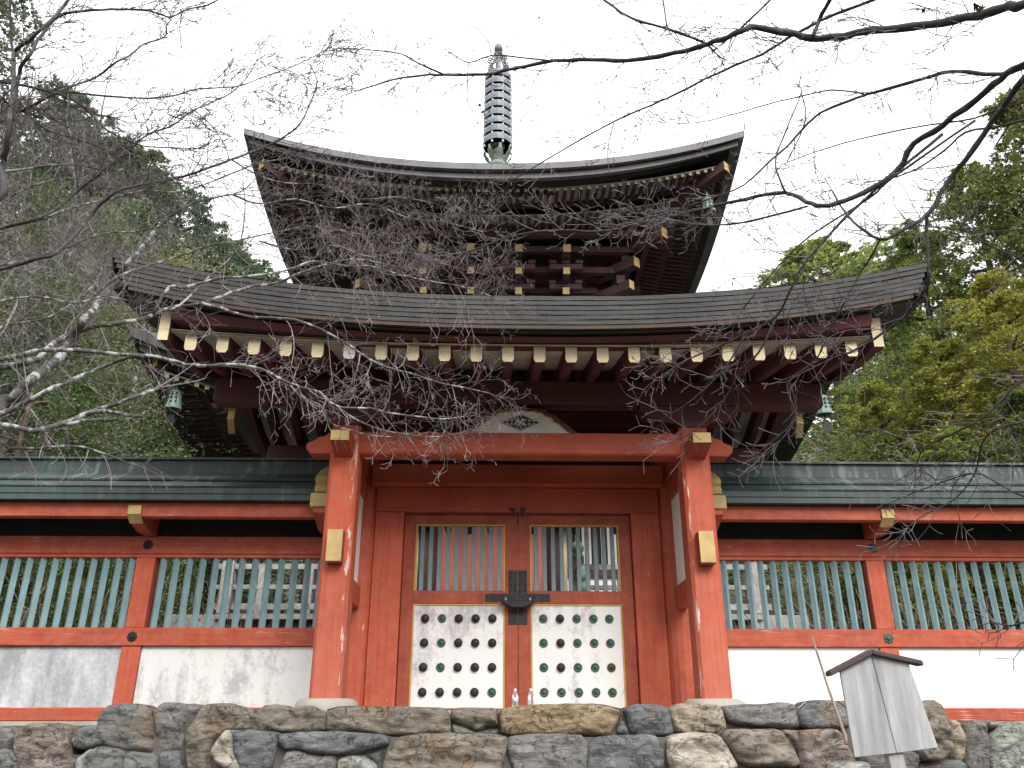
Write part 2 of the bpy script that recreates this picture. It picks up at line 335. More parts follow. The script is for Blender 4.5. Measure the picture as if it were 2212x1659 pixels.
# ------------------------------------------------------------------ the setting
def gnd(x, y):
    """height of the ground (world z)"""
    base = 0.0 if y < 9.6 else 1.75
    if y >= 9.6:
        base += max(0, abs(x+0.5)-9.5)*0.42 + max(0, y-27)*0.30 + mn.noise(Vector((x*0.12,y*0.12,0)))*0.5*min(1,max(0,abs(x)-7)/3)
    return base
m, n, b = newmat('gravel'); f = noi(n, texco(n), 40, 6); g = noi(n, texco(n), 0.6, 4)
n.links.new(mix(n, 0.5, ramp(n, f, [(0.3,(0.26,0.24,0.22)),(0.7,(0.50,0.48,0.44))]), ramp(n, g, [(0.3,0.7),(0.7,1.0)]), 'MULTIPLY'), b.inputs['Base Color']); b.inputs['Roughness'].default_value = 0.95; bump(n, b, f, 0.6, 0.02); M['gravel'] = m
M['litter'] = basic('leaf_litter', (0.085,0.07,0.045), (0.05,0.055,0.03), 3, rough=0.95, fine=30)
g = MB(); g.add([(-300,-300,0),(300,-300,0),(300,9.75,0),(-300,9.75,0)], [(0,1,2,3)])
tag(g.build('ground', M['litter'], recalc=False), kind='structure')
hb = MB(); NX, NY = 70, 60
xs = [-75+150*i/NX for i in range(NX+1)]; ys = [10.95+90*(j/NY)**1.3 for j in range(NY+1)]
hb.add([(x,y,gnd(x,y)) for y in ys for x in xs], [(j*(NX+1)+i, j*(NX+1)+i+1, (j+1)*(NX+1)+i+1, (j+1)*(NX+1)+i) for j in range(NY) for i in range(NX)])
tag(hb.build('hillside', M['litter'], smooth=True, recalc=False), kind='structure')

q = MB(); q.add([(-9,10.95,EYE+0.22),(9,10.95,EYE+0.22),(9,28,EYE+0.22),(-9,28,EYE+0.22)], [(0,1,2,3)]); tag(q.build('courtyard_bounce', M['gravel'], recalc=False), kind='structure')  # unseen pale gravel sheet, added to bounce light onto the pagoda walls

# ------------------------------------------------------------------ gate (local frame: u across, w depth with 0 at the door line, rel z above the eye)
GO, GA, ZB = (0.07, 10.5), 0.022, 0.2
gate = thing('temple_gate', 'vermilion four legged gate with a sweeping grey bark roof and white studded doors', 'gate', (GO[0],GO[1],EYE+ZB), GA)
G0 = (0,0,ZB)
def gp(mb, name, mats, **kw): return mb.build(name, mats, gate, off=G0, **kw)
# posts
for s, k in ((-1,'post_l'),(1,'post_r')):
    for w0 in (-1.25, 1.25):
        h = 0.165; ch = 0.035; u = s*2.02
        p = MB(); prof = [(u-h+ch,w0-h),(u+h-ch,w0-h),(u+h,w0-h+ch),(u+h,w0+h-ch),(u+h-ch,w0+h),(u-h+ch,w0+h),(u-h,w0+h-ch),(u-h,w0-h+ch)]
        p.prism(prof, 'z', 0.30, 3.27); gp(p, 'post', M[k] if w0 < 0 else M['red'])
        q = MB(); q.lathe([(0.30,0.12),(0.33,0.16),(0.32,0.26),(0.27,0.302)], (u,w0,0), 20)
        for i,(a,b_,c_) in enumerate(q.v): q.v[i] = (a+0.012*mn.noise(Vector((a*6,b_*6,c_*6))), b_, c_+0.01*mn.noise(Vector((a*5,b_*5,3))))
        gp(q, 'base_stone', M['pad'], smooth=True)
    p = MB(); p.lathe([(0.22,0.2),(0.22,3.9)], (s*1.98,0.02,0), 20); gp(p, 'main_pillar', M['red'], smooth=False)
# kashiranuki beams with carved noses
def nose_profile(s):
    e = 2.47; r = [(2.02,2.93),(e-0.06,2.93),(e,2.985),(e,3.06),(e-0.10,3.10),(e-0.13,3.14),(e-0.20,3.15),(e-0.24,3.19),(e-0.31,3.20),(2.02,3.20)]
    return [(s*a,b) for a,b in r]
for w0 in (-1.25, 1.25):
    bm = MB(); bm.prism([(w0-0.13,2.955),(w0-0.105,2.93),(w0+0.105,2.93),(w0+0.13,2.955),(w0+0.13,3.2),(w0-0.13,3.2)], 'x', -1.86, 1.86)
    gp(bm, 'beam', M['beam'], bevel=0.006)
    for s in (-1,1):
        q = MB(); q.prism(nose_profile(s), 'y', w0-0.12, w0+0.12); gp(q, 'beam_nose', M['beam'], bevel=0.01)
        # tie beam end poking forward through the post head, yellow on its face
        f = -1 if w0 < 0 else 1
        q = MB(); q.prism([(w0+f*0.10,2.86),(w0+f*0.50,2.965),(w0+f*0.50,3.088),(w0+f*0.10,3.10)], 'x', s*2.02-0.105, s*2.02+0.105)
        t = gp(q, 'tie_beam_end', M['beam'], bevel=0.006)
        q = MB(); q.box(s*2.02-0.100, s*2.02+0.100, w0+f*0.5-0.008, w0+f*0.5+0.008, 2.97, 3.085); q.build('painted_end', M['ochre'], t, off=G0)
        # lower through-tenon, yellow
        q = MB(); q.box(s*2.02-0.085, s*2.02+0.085, min(w0+f*0.16,w0+f*0.30), max(w0+f*0.16,w0+f*0.30), 1.66, 2.02)
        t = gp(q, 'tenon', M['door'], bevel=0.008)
        q = MB(); q.box(s*2.02-0.082, s*2.02+0.082, w0+f*0.30-0.006, w0+f*0.30+0.006, 1.675, 2.015); q.build('painted_end', M['ochre'], t, off=G0)
# side walls between front post and main pillar: rail, plaster above
for s in (-1,1):
    for a,b_ in ((-1.085,-0.2),(0.2,1.085)):
        q = MB(); q.box(s*1.99-0.07, s*1.99+0.07, a, b_, 1.36, 1.62); gp(q, 'side_rail', M['red'], bevel=0.006)
        q = MB(); q.box(s*1.99-0.07, s*1.99+0.07, a, b_, 2.70, 2.93); gp(q, 'side_rail', M['red'], bevel=0.006)
        q = MB(); q.box(s*1.99-0.03, s*1.99+0.03, a, b_, 1.62, 2.70); gp(q, 'side_panel', M['plas'])
        q = MB(); q.box(s*1.99-0.075, s*1.99+0.075, a, b_, 2.96, 3.22); gp(q, 'tie_beam', M['red'], bevel=0.006)
# door line
q = MB(); q.box(-1.86, 1.86, -0.30, 0.1, 2.88, 3.15); gp(q, 'lintel_beam', M['beam'], bevel=0.012)
q = MB(); q.box(-1.80, 1.80, -0.17, 0.06, 2.56, 2.878); gp(q, 'door_head', M['beam'], bevel=0.008)
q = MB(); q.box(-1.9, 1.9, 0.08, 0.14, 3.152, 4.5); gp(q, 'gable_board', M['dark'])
for s in (-1,1):
    q = MB(); q.box(min(s*1.44,s*1.80), max(s*1.44,s*1.80), -0.15, 0.04, 0.2, 2.558); gp(q, 'jamb_panel', M['red'], bevel=0.008)
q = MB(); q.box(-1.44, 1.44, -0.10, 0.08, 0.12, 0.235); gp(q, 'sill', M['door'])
# door leaves
pat = {-1: ['BGBBB','BGBBB','BGBBB','BBBBG'], 1: ['GBGGG','GBGGG','GBGGW','GGGGG']}
stud_u = {-1: [-1.13,-0.925,-0.72,-0.515,-0.31], 1: [0.31,0.515,0.72,0.925,1.12]}
for s in (-1,1):
    X = lambda a: s*a
    lf = MB()
    for a,b_,z0,z1 in ((0.004,0.155,0.24,2.54),(1.285,1.432,0.24,2.54),(0.155,1.285,2.42,2.54),(0.155,1.285,1.435,1.59)):
        lf.box(min(X(a),X(b_)), max(X(a),X(b_)), -0.075, 0.0, z0, z1)
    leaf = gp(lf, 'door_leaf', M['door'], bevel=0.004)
    pn = MB(); pn.box(min(X(0.175),X(1.265)), max(X(0.175),X(1.265)), -0.055, -0.02, 0.24, 1.415); pn.build('white_panel', M['plas_door'], leaf, off=G0)
    ed = MB()
    for z0,z1 in ((0.24,1.435),(1.59,2.42)):
        t = 0.02
        ed.box(min(X(0.155),X(0.175)), max(X(0.155),X(0.175)), -0.066, -0.02, z0, z1); ed.box(min(X(1.265),X(1.285)), max(X(1.265),X(1.285)), -0.066, -0.02, z0, z1)
        ed.box(min(X(0.175),X(1.265)), max(X(0.175),X(1.265)), -0.066, -0.02, z1-t, z1)
    ed.build('ochre_edging', M['gold'], leaf, off=G0)
    s0 = None
    for k in range(10):
        u = s*(0.155 + 1.13*(k+0.72)/10.5)
        if s0 is None:
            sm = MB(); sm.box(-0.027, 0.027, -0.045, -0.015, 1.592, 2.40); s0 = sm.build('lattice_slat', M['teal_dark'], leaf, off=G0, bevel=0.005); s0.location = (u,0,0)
        else: copy_of(s0, leaf, (u,0,0))
    protos = {}
    for r, z in enumerate((1.26,0.975,0.695,0.415)):
        for k, u in enumerate(stud_u[s]):
            c = pat[s][r][k]
            if c not in protos:
                st = MB()
                if c == 'B': st.lathe([(0.050,0.0),(0.052,0.012),(0.044,0.035),(0.025,0.05),(0.004,0.054)], (0,0,0), 16, 'y')
                else: st.lathe([(0.052,0.0),(0.052,0.010),(0.040,0.014),(0.038,0.010),(0.022,0.012),(0.020,0.026),(0.004,0.028)], (0,0,0), 16, 'y')
                protos[c] = st.build('stud', M['black'] if c=='B' else (M['patina'] if c=='G' else M['wood_strip']), leaf, smooth=True); o = protos[c]
            else: o = copy_of(protos[c], leaf)
            o.location = (u, -0.056, z-ZB)
    hw = MB()
    hw.box(min(X(0.004),X(0.115)), max(X(0.004),X(0.115)), -0.084, -0.076, 1.53, 1.84)
    hw.box(min(X(0.115),X(0.40)), max(X(0.115),X(0.40)), -0.084, -0.076, 1.46, 1.555); hw.box(min(X(0.004),X(0.115)), max(X(0.004),X(0.115)), -0.086, -0.0765, 1.45, 1.5285)
    hw.box(min(X(0.004),X(0.115)), max(X(0.004),X(0.115)), -0.084, -0.076, 1.19, 1.365)
    for u_,z_ in ((0.025,1.81),(0.09,1.81),(0.025,1.74),(0.09,1.74),(0.025,1.66),(0.09,1.66),(0.025,1.59),(0.09,1.59),(0.2,1.51),(0.3,1.51),(0.37,1.51)):
        hw.lathe([(0.009,0),(0.008,0.006),(0.003,0.009)], (X(u_),-0.084,z_), 8, 'y')
    hw.build('iron_plate', M['black'], leaf, off=G0)
    tb = MB(); tb.box(min(X(0.045),X(0.075)), max(X(0.045),X(0.075)), -0.205, -0.172, 2.50, 2.60); tb.box(min(X(0.03),X(0.10)), max(X(0.03),X(0.10)), -0.20, -0.172, 2.585, 2.605); gp(tb, 'top_bolt', M['black'])
lk = MB(); prof = [(-0.215,1.46),(0.215,1.46),(0.15,1.405),(0.06,1.372),(-0.06,1.372),(-0.15,1.405)]
lk.prism(prof, 'y', -0.21, -0.09); lock = gp(lk, 'lock', M['black'], bevel=0.01)
for s in (-1,1):
    q = MB(); q.box(s*0.15-0.012, s*0.15+0.012, -0.125, -0.10, 1.455, 1.50); q.build('hasp', M['wood_gp'], lock, off=G0)

# --- roof of the gate
HU = 4.33; WE = 2.9
def flare(u, a=0.46, p=2.4): return a*(abs(u)/HU)**p
def soff(wabs):          # underside of the rafters (rel z) against distance from the ridge line
    return 4.42 - 0.44*wabs if wabs < 1.25 else 3.87 - 0.222*(wabs-1.25)
US = [HU*(-1+2*i/90) for i in range(91)]
def strip(fn_list, mb, m=0, us=US, close=True):
    """sweep a closed profile (list of functions u->(w,z)) along u"""
    n_ = len(fn_list); o = len(mb.v)
    for u in us:
        for fn in fn_list:
            a, z = fn(u); mb.v.append((u,a,z))
    for i in range(len(us)-1):
        for k in range(n_):
            k2 = (k+1)%n_; mb.f.append((o+i*n_+k,o+i*n_+k2,o+(i+1)*n_+k2,o+(i+1)*n_+k)); mb.m.append(m)
    mb.f.append(tuple(o+k for k in range(n_))); mb.m.append(m)
    L = (len(us)-1)*n_; mb.f.append(tuple(o+L+k for k in range(n_))); mb.m.append(m)
for side in (-1, 1):
    S = side
    # stepped thick bark eave: six courses, each set a little back from the one above
    ev = MB(); nc = 6; H = 0.30
    for c in range(nc):
        z0, z1 = 3.875 + H*c/nc, 3.875 + H*(c+1)/nc - 0.0045
        wf = WE - 0.012*(nc-1-c)
        uu = [u*(1-0.006*(nc-1-c)) for u in US]
        jt = lambda u,c=c: 0.005*mn.noise(Vector((u*1.7,c*3.1,S*5.0)))+0.003*mn.noise(Vector((u*9,c*3.1,S)))
        strip([lambda u,wf=wf,z=z0: (S*(wf+jt(u)*0.8), z+flare(u)+jt(u)), lambda u,wf=wf,z=z1: (S*(wf+0.004+jt(u)*0.8), z+flare(u)+jt(u)), lambda u,z=z1: (S*(WE-0.5), z+flare(u)+0.08), lambda u,z=z0: (S*(WE-0.5), z+flare(u)+0.06)], ev, 0, uu)
    strip([lambda u: (S*(WE-0.11), 3.86+flare(u)), lambda u: (S*(WE-0.11), 4.16+flare(u)), lambda u: (S*(WE-0.4), 4.16+flare(u)), lambda u: (S*(WE-0.4), 3.9+flare(u))], ev, 1, [u*0.99 for u in US])
    gp(ev, 'bark_eave', [M['bark'], M['dark']])
    # roof slope
    rf = MB(); WS = [WE*(1-k/10) for k in range(11)]; o = 0
    def rz(u, w_): t = w_/WE; return 5.38 - 1.21*(t**0.8) + flare(u)*t**2.2 + 0.008
    for w_ in WS:
        for u in US: rf.v.append((u*(1.002), S*w_*1.002, rz(u,w_)))
    nu = len(US)
    for j in range(10):
        for i in range(nu-1): rf.f.append((j*nu+i, j*nu+i+1, (j+1)*nu+i+1, (j+1)*nu+i)); rf.m.append(0)
    # underside of the thatch at the gable overhang and above the soffit
    o = len(rf.v)
    for w_ in WS:
        for u in US: rf.v.append((u*0.998, S*w_*0.96, min(rz(u,w_)-0.12, max(soff(w_)+0.30, rz(u,w_)-0.36)+0.0)))
    for j in range(10):
        for i in range(nu-1): rf.f.append((o+j*nu+i, o+(j+1)*nu+i, o+(j+1)*nu+i+1, o+j*nu+i+1)); rf.m.append(0)
        for i,e in ((0,0),(nu-1,0)): rf.f.append((j*nu+i,(j+1)*nu+i,o+(j+1)*nu+i,o+j*nu+i)); rf.m.append(0)
    gp(rf, 'roof', M['bark'], smooth=False)
    # eave boards and fascia under the thatch
    fb = MB(); uu = [u*0.955 for u in US]
    strip([lambda u: (S*2.83,3.83+flare(u)), lambda u: (S*2.83,3.873+flare(u)), lambda u: (S*2.60,3.873+flare(u)), lambda u: (S*2.60,3.83+flare(u))], fb, 0, uu); gp(fb, 'eave_strip', M['wood_strip'])
    fb = MB(); uu = [u*0.86 for u in US]
    strip([lambda u: (S*2.64,3.772+flare(u)*0.72), lambda u: (S*2.70,3.799+flare(u)), lambda u: (S*2.40,3.86+flare(u)), lambda u: (S*2.40,3.772+flare(u)*0.72)], fb, 0, uu); gp(fb, 'fascia', M['maroon'])
    # soffit boards on top of the rafters
    sf = MB(); ws = [2.60,2.2,1.8,1.4,1.25,0.9,0.5,0.0]; o = 0
    for w_ in ws:
        for u in uu: sf.v.append((u, S*w_, soff(w_)+0.186+0.45*flare(u)*(w_/WE)**1.5))
    nu2 = len(uu)
    for j in range(len(ws)-1):
        for i in range(nu2-1): sf.f.append((j*nu2+i,j*nu2+i+1,(j+1)*nu2+i+1,(j+1)*nu2+i)); sf.m.append(0)
    o = len(sf.v)
    for w_ in ws:
        for u in uu: sf.v.append((u, S*w_, soff(w_)+0.21+0.45*flare(u)*(w_/WE)**1.5))
    for j in range(len(ws)-1):
        for i in range(nu2-1): sf.f.append((o+j*nu2+i,o+j*nu2+i+1,o+(j+1)*nu2+i+1,o+(j+1)*nu2+i)); sf.m.append(0)
    gp(sf, 'soffit', M['soffit'], recalc=False)
    # rafters: curved, chamfered tips painted pale yellow
    for i in range(22):
        u = (i-10.5)*0.335; rb = MB(); hw_ = 0.062
        wsr = [2.53,2.2,1.8,1.4,1.2,0.9,0.5,0.03]; o = 0
        for j,w_ in enumerate(wsr):
            zb = soff(w_)+0.45*flare(u)*(w_/WE)**1.5; zt = zb+0.184
            for du,z in ((-hw_,zt),(hw_,zt),(hw_,zb+0.035),(hw_-0.018,zb),(-hw_+0.018,zb),(-hw_,zb+0.035)): rb.v.append((u+du, S*w_, z))
        for j in range(len(wsr)-1):
            for k in range(6): rb.f.append((j*6+k,j*6+(k+1)%6,(j+1)*6+(k+1)%6,(j+1)*6+k)); rb.m.append(0)
        rb.f.append((0,1,2,3,4,5)); rb.m.append(1); rb.f.append(tuple(42+k for k in range(6))); rb.m.append(0)
        r_ = gp(rb, 'rafter', [M['maroon'], M['cream'] if i not in (5,) else M['soffit']])
    # purlin, bracket arms and blocks on the posts
    q = MB(); q.box(-3.62, 3.62, S*1.25-0.12, S*1.25+0.12, 3.57, 3.865); gp(q, 'purlin', M['maroon'], bevel=0.012)
    for s in (-1,1):
        c = s*2.02; q = MB()
        prof = [(c-0.60,3.568),(c-0.60,3.50),(c-0.52,3.43),(c-0.36,3.36),(c-0.18,3.335),(c+0.18,3.335),(c+0.36,3.36),(c+0.52,3.43),(c+0.60,3.50),(c+0.60,3.568)]
        q.prism(prof, 'y', S*1.25-0.10, S*1.25+0.10); gp(q, 'bracket_arm', M['maroon'], bevel=0.01)
        q = MB(); q.prism([(c-0.12,3.27),(c+0.12,3.27),(c+0.19,3.30),(c+0.19,3.333),(c-0.19,3.333),(c-0.19,3.30)], 'y', S*1.25-0.19, S*1.25+0.19); gp(q, 'bearing_block', M['maroon'])
q = MB(); q.box(-3.74, 3.74, -0.11, 0.11, 4.17, 4.41); gp(q, 'ridge_purlin', M['maroon'], bevel=0.01)
q = MB(); q.box(-1.75, 1.75, -0.105, 0.075, 3.72, 3.95); gp(q, 'tie_beam', M['maroon'])
rg = MB(); rg.prism([(-0.22,5.22),(-0.22,5.5),(-0.10,5.58),(0.10,5.58),(0.22,5.5),(0.22,5.22)], 'x', -4.2, 4.2); gp(rg, 'ridge', M['cu_l'])
for s in (-1,1):
    for S in (-1,1):
        bb = MB(); wsr = [2.58,2.2,1.8,1.4,1.0,0.6,0.0]; u = s*3.80; o = 0
        for w_ in wsr:
            zt = soff(w_)+0.30+0.45*flare(u)*(w_/WE)**1.5 + 0.12*(w_/2.58)**3; zb = zt-0.34+0.04*(1-w_/2.58)
            for du,z in ((-0.055,zt),(0.055,zt),(0.055,zb),(-0.055,zb)): bb.v.append((u+du,S*w_,z))
        for j in range(len(wsr)-1):
            for k in range(4): bb.f.append((j*4+k,j*4+(k+1)%4,(j+1)*4+(k+1)%4,(j+1)*4+k)); bb.m.append(0)
        bb.f.append((0,1,2,3)); bb.m.append(1); bb.f.append((24,25,26,27)); bb.m.append(0)
        gp(bb, 'bargeboard', [M['maroon'], M['cream']])
    # carved gable pendant
    q = MB(); prof = [(-0.05,4.36),(0.05,4.36),(0.10,4.22),(0.24,4.12),(0.22,3.98),(0.10,3.93),(0.13,3.80),(0.0,3.64),(-0.13,3.80),(-0.10,3.93),(-0.22,3.98),(-0.24,4.12),(-0.10,4.22)]
    q.prism(prof, 'x', s*3.80-0.045, s*3.80+0.045, 1, 1); gp(q, 'gable_pendant', [M['maroon'], M['ochre']])
# frog-leg strut (kaerumata) with the diamond crest
def kprof(k, dz=0.0):
    pts = [(-0.56,3.205),(-0.50,3.25),(-0.44,3.31),(-0.38,3.345),(-0.345,3.395),(-0.28,3.415),(-0.24,3.455),(-0.12,3.47),(0,3.478)]
    pts = pts + [(-a,z) for a,z in pts[:-1][::-1]]
    return [(a*k*1.06, 3.203+(z-3.203)*k*1.04+dz) for a,z in pts]
q = MB(); q.prism(kprof(1.16), 'y', -1.33, -1.17); ks = gp(q, 'frog_leg_strut', M['maroon'])
q = MB(); q.prism(kprof(1.0,0.0005), 'y', -1.345, -1.335); q.build('gilt_border', M['gold'], ks, off=G0)
q = MB(); q.prism(kprof(0.945,0.001), 'y', -1.353, -1.347); q.build('white_panel', M['soffit'], ks, off=G0)
cr = MB(); cz = 3.335; cr.prism([(-0.235,cz),(0,cz-0.105),(0.235,cz),(0,cz+0.105)], 'y', -1.362, -1.355, 0)
for a in (-1,1):
    for bsg in (-1,1):
        for cx_, rr in ((0.045,0.024),(0.105,0.022),(0.155,0.014)):
            pth = [(a*(cx_+rr*(1-t/14)*math.cos(t*0.75)), -1.364, cz+bsg*(0.030*(1-cx_*3)+rr*0.75*(1-t/14)*math.sin(t*0.75))) for t in range(10)]
            cr.tube(pth, 0.0042, 5, 1)
    cr.tube([(a*0.225,-1.364,cz),(a*0.0,-1.364,cz+0.098)], 0.003, 4, 1); cr.tube([(a*0.225,-1.364,cz),(0,-1.364,cz-0.098)], 0.003, 4, 1)
cr.lathe([(0.020,0),(0.016,0.006),(0.004,0.009)], (0,-1.36,cz), 10, 'y', 1)
for k in range(6): cr.lathe([(0.009,0),(0.006,0.005),(0.002,0.006)], (0.033*math.cos(k*1.047),-1.36,cz+0.033*math.sin(k*1.047)), 8, 'y', 1)
cr.build('diamond_crest', [M['black'], M['soffit']], ks, off=G0)

# ------------------------------------------------------------------ fences either side
def fence(s, label):
    o = thing('lattice_fence', label, 'fence', (GO[0]+s*4.6*math.cos(GA), GO[1]+s*4.6*math.sin(GA), EYE+0.05), GA)
    F0 = (s*4.6, 0, 0.05); U0, U1 = 2.20, 9.6
    def fp(mb, name, mats, par=None, **kw): return mb.build(name, mats, par or o, off=F0, **kw)
    def bx(a, b_, w0, w1, z0, z1, name, mt, par=None, **kw):
        q = MB(); q.box(min(s*a,s*b_), max(s*a,s*b_), w0, w1, z0, z1); return fp(q, name, mt, par, **kw)
    posts = [2.1, 4.62, 7.05, 9.45] if s < 0 else [2.1, 4.52, 6.95, 9.35]
    cu = M['cu_l'] if s < 0 else M['cu_r']
    bx(U0, U1, -0.075, 0.075, 2.03, 2.25, 'top_rail', M['red_h'], bevel=0.008)
    bx(U0, U1, -0.06, 0.06, 1.985, 2.028, 'lattice_head', M['red_h'], bevel=0.004)
    bx(U0, U1, -0.085, 0.085, 0.93, 1.142, 'mid_rail', M['red_h'], bevel=0.01)
    bx(U0, U1, -0.08, 0.08, 0.10, 0.245, 'bottom_rail', M['red_h'], bevel=0.01)
    bx(U0, U1, 0.02, 0.05, 2.252, 2.80, 'upper_board', M['dark'])
    bx(U0, U1, -0.10, 0.2, -0.35, 0.098, 'footing', M['pad'])
    for p in posts:
        if p < 2.2: continue          # the gate's own pillar stands here
        bx(p-0.115, p+0.115, -0.066, 0.10, 0.248, 0.928, 'post', M['red'], bevel=0.006)
        bx(p-0.115, p+0.115, -0.066, 0.10, 1.144, 1.983, 'post', M['red'], bevel=0.006)
        for z, wz in ((2.14,-0.075),(1.035,-0.085)):
            q = MB(); q.lathe([(0.058,0),(0.058,0.006),(0.030,0.012),(0.026,0.024),(0.006,0.03)], (s*p, wz, z), 12, 'y')
            for k in range(8): q.lathe([(0.017,0.002),(0.013,0.012),(0.004,0.014)], (s*p+0.046*math.cos(k*0.785), wz, z+0.046*math.sin(k*0.785)), 8, 'y')
            fp(q, 'rosette', M['patina'] if s > 0 else M['black'], smooth=False)
        # bracket arm carrying the eave purlin, yellow nose
        q = MB(); q.prism([(-0.02,2.252),(-0.30,2.252),(-0.52,2.31),(-0.63,2.40),(-0.63,2.50),(-0.02,2.50)], 'x', s*p-0.075, s*p+0.075)
        ar = fp(q, 'bracket_arm', M['red'], bevel=0.006)
        q = MB(); q.prism([(-0.525,2.305),(-0.64,2.395),(-0.64,2.503),(-0.625,2.503),(-0.625,2.40),(-0.51,2.32)], 'x', s*p-0.078, s*p+0.078); fp(q, 'painted_end', M['ochre'], ar)
        q = MB(); q.prism([(0.02,2.252),(0.30,2.252),(0.52,2.31),(0.63,2.40),(0.63,2.50),(0.02,2.50)], 'x', s*p-0.075, s*p+0.075); fp(q, 'bracket_arm', M['red'])
    for k, (a, b_) in enumerate(zip(posts[:-1], posts[1:])):
        mt = ('plas_m','plas_d','plas_d')[k] if s < 0 else 'plas'
        bx(a+0.117, b_-0.117, -0.03, 0.05, 0.247, 0.927, 'plaster_panel', M[mt])
    # lozenge slats
    sl = None
    for a, b_ in zip(posts[:-1], posts[1:]):
        nn = int(round((b_-a-0.23)/0.158)); st = (b_-a-0.23)/nn
        for k in range(nn):
            u = s*(a+0.115+st*(k+0.5))
            if sl is None:
                q = MB(); r_ = 0.042; q.prism([(u-r_,0),(u,-r_*1.15),(u+r_,0),(u,r_*1.15)], 'z', 1.143, 1.984); u_first = u
                sl = fp(q, 'slat', M['teal'])
            else: copy_of(sl, o, (u-u_first, random.uniform(-0.004,0.004), 0))
    # roof
    for S in (-1,1):
        bx(U0, U1, min(S*0.47,S*0.61), max(S*0.47,S*0.61), 2.37, 2.545, 'eave_purlin', M['red_h'], bevel=0.008)
        q = MB()
        for i in range(2):       # eave courses
            z0 = 2.55+i*0.075; q.box(min(s*U0,s*U1), max(s*U0,s*U1), min(S*(0.74-0.012*(1-i)),S*0.5), max(S*(0.74-0.012*(1-i)),S*0.5), z0, z0+0.069)
        fp(q, 'eave_course', M['cu_e']); q = MB()
        q.prism([(S*0.745,2.696),(S*0.755,2.715),(S*0.44,2.86),(S*0.44,2.83)], 'x', s*U0, s*U1)
        q.prism([(S*0.45,2.868),(S*0.455,2.892),(S*0.14,3.055),(S*0.14,3.02)], 'x', s*U0, s*U1)
        fp(q, 'roof_slope', M['cu_g'] if s > 0 else M['cu_l'])
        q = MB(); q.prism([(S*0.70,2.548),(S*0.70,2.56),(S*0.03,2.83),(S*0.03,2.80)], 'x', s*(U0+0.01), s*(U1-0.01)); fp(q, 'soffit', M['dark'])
        # verge board beside the gate
        q = MB(); q.prism([(S*0.74,2.62),(S*0.80,2.64),(S*0.81,2.70),(S*0.775,2.735),(S*0.81,2.77),(S*0.80,2.83),(S*0.75,2.87),(S*0.62,2.95),(S*0.2,3.14),(S*0.2,2.93),(S*0.62,2.70)], 'x', s*2.375-0.08, s*2.375+0.08); fp(q, 'verge_board', M['ochre'], bevel=0.012)
        q = MB(); q.box(s*2.385-0.105, s*2.385+0.105, min(S*0.6,S*0.83), max(S*0.6,S*0.83), 2.45, 2.617); fp(q, 'verge_block', M['ochre'], bevel=0.01)
        q = MB(); q.prism([(S*0.02,2.256),(S*0.45,2.256),(S*0.80,2.385),(S*0.80,2.448),(S*0.02,2.448)], 'x', s*2.375-0.07, s*2.375+0.07); fp(q, 'verge_strut', M['red'])
    q = MB(); q.box(min(s*U0,s*U1), max(s*U0,s*U1), -0.17, 0.17, 3.03, 3.135); q.box(min(s*U0,s*U1), max(s*U0,s*U1), -0.15, 0.15, 3.143, 3.22)
    q.prism([(-0.19,3.222),(0.19,3.222),(0.19,3.25),(0.0,3.275),(-0.19,3.25)], 'x', s*U0, s*U1); fp(q, 'ridge_cap', cu)
fence(-1, 'red slatted fence with dark copper roof and grey mouldy panels left of the gate')
fence(1, 'red slatted fence with streaked green copper roof and clean white panels right of the gate')

# ------------------------------------------------------------------ pagoda behind
PC, PA, PZ = (-0.47, 22.0), 0.008, 0.35
pag = thing('pagoda', 'two storeyed pagoda with dark sweeping roofs and a bronze spire behind the gate', 'pagoda', (PC[0],PC[1],EYE+PZ), PA)
P0 = (0,0,PZ)
def pp(mb, name, mats, par=None, **kw): return mb.build(name, mats, par or pag, off=P0, **kw)
def rot4(mb, base_v, base_f, m, k):
    c, s_ = [(1,0),(0,1),(-1,0),(0,-1)][k]
    mb.add([(x*c-y*s_, x*s_+y*c, z) for x,y,z in base_v], base_f, m)
def square_eave(half, zmid, fl, layers, apex, p=2.2, name='roof', mats=None):
    """layers: list of (setback, z0, z1, mat) bands below the eave top"""
    N = 40; ts = [-1+2*i/N for i in range(N+1)]
    def fz(t): return fl*abs(t)**p
    for (sb, z0, z1, mt, nm) in layers:
        mb = MB()
        for k in range(4):
            h = half-sb; vs = []; fs = []
            for t in ts:
                hi = h-0.55
                vs += [(h*t,-h,zmid+z0+fz(t)), (h*t,-h,zmid+z1+fz(t)), (hi*t,-hi,zmid+z1+fz(t)+0.06), (hi*t,-hi,zmid+z0+fz(t)+0.04)]
            for i in range(N):
                for a in range(4): fs.append((i*4+a,i*4+(a+1)%4,(i+1)*4+(a+1)%4,(i+1)*4+a))
            rot4(mb, vs, fs, 0, k)
        pp(mb, nm, mt)
    rf = MB(); RS = [1,0.9,0.8,0.68,0.55,0.42,0.3,0.18,0.06]
    for k in range(4):
        vs = []; fs = []
        for r in RS:
            for t in ts: vs.append((half*r*t, -half*r, zmid+fz(t)*r**2.5+apex*(1-r)**1.25+0.004))
        for j in range(len(RS)-1):
            for i in range(N): fs.append((j*(N+1)+i, j*(N+1)+i+1, (j+1)*(N+1)+i+1, (j+1)*(N+1)+i))
        rot4(rf, vs, fs, 0, k)
    pp(rf, 'roof', M['bark'], recalc=False)
